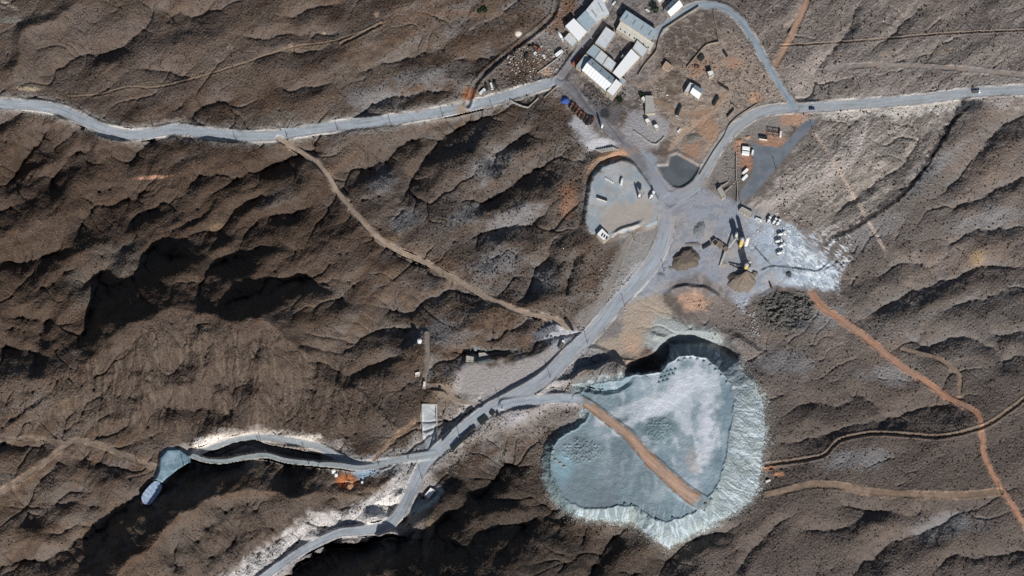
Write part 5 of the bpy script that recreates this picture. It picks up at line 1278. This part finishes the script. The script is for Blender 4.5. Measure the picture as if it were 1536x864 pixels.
# ------------------------------------------------------------------ poles
def pole_proto():
    r = thing('utility_pole', '', 'utility pole')
    MB().cyl((0, 0, -.8), (0, 0, 8.6), .26, .17, 8).build('post', Wd, r)
    c = MB().bar((-1.2, 0, 8), (1.2, 0, 8), .2, .22).build('crossarm', Wd, r)
    for x in (-1.05, 0, 1.05): MB().cyl((x, 0, 8.1), (x, 0, 8.5), .09, n=6).build('insulator', Cc, c)
    return r
PP = pole_proto(); GP = 'utility poles along the roads'
poles = [(108,157,'short, highest on the far left road bend'),(229,190,'above the dip of the west road'),(354,213,'on the west road, farthest left of the tall ones'),(430,205,'where the beige track leaves the west road'),(506,195,'on the west road right of the beige track mouth'),(587,191,'second right of the beige track mouth on the west road'),(664,175,'left of the orange crossing on the west road'),(738,165,'right of the orange crossing on the west road'),
 (1077,62,'inside the looping road'),(1153,72,'between the looping road and the ochre track'),(1191,147,'in the fork of the narrow road'),(1137,155,'at the top of the curving road'),(1221,200,'at the upper tip of the asphalt yard'),(1164,254,'halfway down the asphalt yard edge'),(1111.6,305,'at the bottom tip of the asphalt yard'),(1438,115,'on the faint twin track at far right'),(1290,134,'on the bare ground above the right hand road'),(1517,104,'nearest the right edge above the road'),
 (1365,468,'at the pale track end among the right hills'),(1401,541,'inside the loop of the faint track'),(1502,742,'at the fork of the orange track'),(881,515,'across the road from the beige track end'),(825,567,'on the road below the grey terrace'),(937,460,'on the road below the junction'),(996,407,'beside the low rubble heap'),(951,360,'on the scrub left of the wide road'),(752.7,613,'at the fork of the heap spur road'),(690,659,'beside the long retaining wall'),(612,688,'at the mouth of the valley road'),(568,697,'second along the valley road'),(520,717,'over the orange mound'),(632.6,718,'beside the road below the valley mouth'),
 (205,694,'beside the brown track left of the pond'),(463,697,'on the lower valley road'),(397,680,'between the two valley roads'),(386,664,'on the upper valley road above the cliff'),(328,676,'at the bright end of the upper valley road'),(275,698,'right of the blue pond'),(1316,700,'x')]
for x, y, t in poles:
    if t == 'x': continue
    put(PP, x, y, 1, .8, 'dark utility pole '+t, GP, (1, 1, .8 if 'short' in t else 1))

# ------------------------------------------------------------------ tree and bushes
def tree(px, py, r, h, label, seed, name='tree', dark=(44,58,36)):
    rng = random.Random(seed); o = thing(name, label, name, P(px, py))
    MB().cyl((0, 0, -.4), (.1, .1, h*.7), r*.09, r*.04, 8).build('trunk', Wd, o)
    b = MB()
    cl = []
    for k in range(26):
        a_, q = rng.random()*6.28, rng.random()**.5
        cl.append((Vector((math.cos(a_)*q*r*.85, math.sin(a_)*q*r*.85, h*.45+rng.random()*h*.5*(1-q*.5))), r*(.2+.2*rng.random())))
    for c, s in cl:
        for k in range(110):
            d_ = Vector((rng.gauss(0, 1), rng.gauss(0, 1), rng.gauss(0, 1))).normalized()*s*rng.random()**.4
            p = c+d_; u1 = Vector((rng.gauss(0, 1), rng.gauss(0, 1), rng.gauss(0, 1))).normalized(); u2 = u1.orthogonal().normalized(); l = .16+.14*rng.random()
            n = len(b.v); b.v += [p+u1*l, p+u2*l*.6, p-u1*l, p-u2*l*.6]; b.f.append((n, n+1, n+2, n+3))
    b.build('crown', pmat('foliage', dark, .9, .35, .8), o)
tree(981,17,4.2,6.5,'dark green tree behind the long grey shed',1)
tree(726,15,3.4,2.6,'dark bush on the bare slope near the top edge',2,'bush',(48,50,46))
tree(719,17,2.2,1.8,'smaller dark bush touching the one near the top edge',3,'bush',(48,50,46))
tree(877,114,2.0,2.5,'dark bush in front of the big hall, left one',4,'bush',(50,50,44)); tree(901,131,2.2,2.6,'dark bush in front of the big hall, right one',5,'bush',(50,50,44))
tree(901,67,2.6,3.2,'dull green tree in the compound courtyard',6,'tree',(92,98,78))
tree(930,151,3,2.5,'dark bush between the big hall and the concrete slab building',7,'bush',(48,48,42))
tree(962,143,2.6,2.5,'dark green bush above the ribbed shed',8,'bush',(52,54,42))

# ------------------------------------------------------------------ scrub and stones (uncountable)
ico_v = []; g_ = (1+5**.5)/2
for a_ in (-1, 1):
    for b_ in (-g_, g_): ico_v += [(0, a_, b_), (a_, b_, 0), (b_, 0, a_)]
ico_v = np.array(ico_v)/math.hypot(1, g_)
from itertools import combinations
edge = 2/math.hypot(1, g_)
ico_f = [t for t in combinations(range(12), 3) if all(abs(np.linalg.norm(ico_v[p]-ico_v[q])-edge) < 1e-3 for p, q in combinations(t, 2))]
ico_f = np.array([t if np.dot(np.cross(ico_v[t[1]]-ico_v[t[0]], ico_v[t[2]]-ico_v[t[0]]), ico_v[t[0]]) > 0 else (t[0], t[2], t[1]) for t in ico_f])
def scatter(name, px, py, r, zs, mat, label, cat, seed):
    rng = np.random.RandomState(seed); n = len(px); z = lookup(H, px, py); X, Y, Z = RAY(px, py, z)
    jit = 1+.35*(rng.rand(n, 12, 1)-.5)*2
    v = ico_v[None]*jit*r[:, None, None]*np.array([1, 1, zs]); rot = rng.rand(n)*6.28
    c, s = np.cos(rot)[:, None], np.sin(rot)[:, None]; x = v[..., 0]*c-v[..., 1]*s; y = v[..., 0]*s+v[..., 1]*c
    v = np.stack([x+X[:, None], y+Y[:, None], v[..., 2]+Z[:, None]+r[:, None]*.2], -1).reshape(-1, 3).astype(np.float32)
    f = (ico_f[None]+(np.arange(n)*12)[:, None, None]).reshape(-1, 3).astype(np.int32)
    me = bpy.data.meshes.new(name); me.vertices.add(len(v)); me.vertices.foreach_set('co', v.ravel())
    me.loops.add(f.size); me.loops.foreach_set('vertex_index', f.ravel()); me.polygons.add(len(f))
    me.polygons.foreach_set('loop_start', np.arange(0, f.size, 3, dtype=np.int32)); me.polygons.foreach_set('loop_total', np.full(len(f), 3, np.int32))
    me.update(calc_edges=True); me.materials.append(mat); o = bpy.data.objects.new(name, me); SC.collection.objects.link(o)
    tag(o, label, cat, None, 'stuff')
rng = np.random.RandomState(9); n = 90000
px = rng.rand(n)*1600-32; py = rng.rand(n)*920-28
den = lookup(sm(-.5, .5, fbm(U/26, V/20, 150, 3))*.75+.12, px, py)
den = den+lookup(np.clip(FLOW-.6, 0, 1.2), px, py)*.3
den = np.where((px > 640) & (px < 900) & (py > 180) & (py < 480), den*1.5+.15, den)
den = den*(1-.45*sm(900, 1100, px))
ok = (rng.rand(n) < den) & (lookup(rgh, px, py) > .8) & (lookup(DT, px, py) < -2) & (lookup(LAB.astype(np.float32), px, py) < .01)
px, py = px[ok], py[ok]
scatter('scrub', px, py, (.28+.46*rng.rand(len(px))**2)*(1+.3*sm(560, 800, px)), .75, pmat('scrub_leaf', (60,50,41), .95, .35, .5), 'low dark desert scrub dotted over the brown hills', 'scrub', 1)
n = 5200; ang2 = rng.rand(n)*len(TOE); k = ang2.astype(int); tt = ang2-k; T_ = np.array(TOE)
bx = T_[k % len(TOE)]*(1-tt[:, None])+T_[(k+1) % len(TOE)]*tt[:, None]; off = np.abs(rng.randn(n))*7
ctr = np.array([975, 670]); dv_ = bx-ctr; dv_ /= np.linalg.norm(dv_, axis=1, keepdims=True); bx = bx+dv_*(off-5)[:, None]
ok = ((bx[:, 0] > 1080) | (bx[:, 1] > 740)) & (off < 22); bx = bx[ok]
scatter('boulders', bx[:, 0], bx[:, 1], .25+.4*rng.rand(len(bx))**2, .8, pmat('boulder_stone', (132,130,124), .95, .2, .7), 'pale boulders rolled out from the foot of the heap', 'boulders', 2)
n = 700; bx = np.stack([1135+rng.rand(n)*85, 438+rng.rand(n)*62], 1)
ok = np.hypot((bx[:, 0]-1178)/44, (bx[:, 1]-468)/30) < 1; bx = bx[ok]
scatter('rubble', bx[:, 0], bx[:, 1], .4+.8*rng.rand(len(bx))**2, .8, pmat('dump_rubble', (92,92,90), .95, .4, .6), 'dark rubble dump right of the gravel cone', 'rubble', 3)
n = 60; bx = np.stack([1125+rng.rand(n)*12-(rng.rand(n)*4), 468+rng.rand(n)*36], 1)
scatter('pale_rubble', bx[:, 0]-(bx[:, 1]-468)*-.1, bx[:, 1], .35+.6*rng.rand(n)**1.5, .8, pmat('pale_rubble', (160,160,158), .95, .2, .6), 'string of pale boulders left of the dark rubble dump', 'rubble', 4)
n = 700; bx = np.stack([745+rng.rand(n)*85, 85+rng.rand(n)*40], 1)
scatter('debris', bx[:, 0], bx[:, 1]-(bx[:, 0]-745)*.35+8, .25+.45*rng.rand(n)**2, .8, pmat('debris_mix', (140,124,110), .95, .5, .5), 'scattered debris on the slope below the dirt lot', 'debris', 5)

for seed_, (cx_, cy_, rx_, ry_, n_, col_, tx_) in enumerate(((905,140,34,22,420,(74,68,66),'dark scrap and rubble strewn in front of the big hall'),(1035,80,46,40,420,(112,96,86),'loose stones on the slope inside the looping road'),(1110,130,40,34,420,(140,124,114),'pale stones below the looping road'),(935,70,22,16,90,(110,106,104),'odds and ends lying in the compound courtyard'),(1100,240,16,40,200,(150,140,132),'stones beside the thin upright wall'),(690,690,26,30,240,(120,108,98),'loose rock on the bank below the dark tanks'),(925,425,30,45,330,(150,146,140),'pale stones beside the rutted track'),(800,92,42,24,260,(190,182,174),'pale debris littering the dirt lot'),(800,120,44,12,160,(80,70,64),'dark debris littering the bank below the dirt lot'),(978,150,26,18,130,(186,182,176),'pale scrap beside the concrete slab building'),(1150,345,60,30,120,(200,204,208),'pale lumps on the white yard'))):
    rr_ = np.random.RandomState(40+seed_); th_ = rr_.rand(n_)*6.283; q_ = rr_.rand(n_)**.5
    bx, by = cx_+np.cos(th_)*q_*rx_, cy_+np.sin(th_)*q_*ry_; ok = lookup((LAB > 0).astype(np.float32), bx, by) < .01; bx, by = bx[ok], by[ok]
    scatter('loose_stones', bx, by, .3+.6*rr_.rand(len(bx))**2.2, .7, pmat('stone_mix%d' % seed_, col_, .95, .45, .4), tx_, 'stones', 50+seed_)
# water
pz = HT(226, 742)+.35
wp = [Vector([float(v) for v in RAY(x, y, pz)]) for x, y in spline(POND, 3, True)]
m = MB(); m.v = [tuple(p) for p in wp]; m.f = [tuple(range(len(wp)))]
wm, nt, b = newmat('milky_water'); nz = nt.nodes.new('ShaderNodeTexNoise'); nz.inputs['Scale'].default_value = .35; nz.inputs['Detail'].default_value = 4
cr = nt.nodes.new('ShaderNodeValToRGB'); cr.color_ramp.elements[0].color = (*[float(v) for v in alb((132,150,174))], 1); cr.color_ramp.elements[1].color = (*[float(v) for v in alb((172,186,206))], 1)
cr.color_ramp.elements[0].position = .35; cr.color_ramp.elements[1].position = .65
ge = nt.nodes.new('ShaderNodeNewGeometry'); nt.links.new(ge.outputs['Position'], nz.inputs['Vector']); nt.links.new(nz.outputs[0], cr.inputs[0]); nt.links.new(cr.outputs[0], b.inputs['Base Color']); b.inputs['Roughness'].default_value = .25
tag(m.build('water', wm), 'milky blue pond at the lower end of the talus', 'water', None, 'structure')
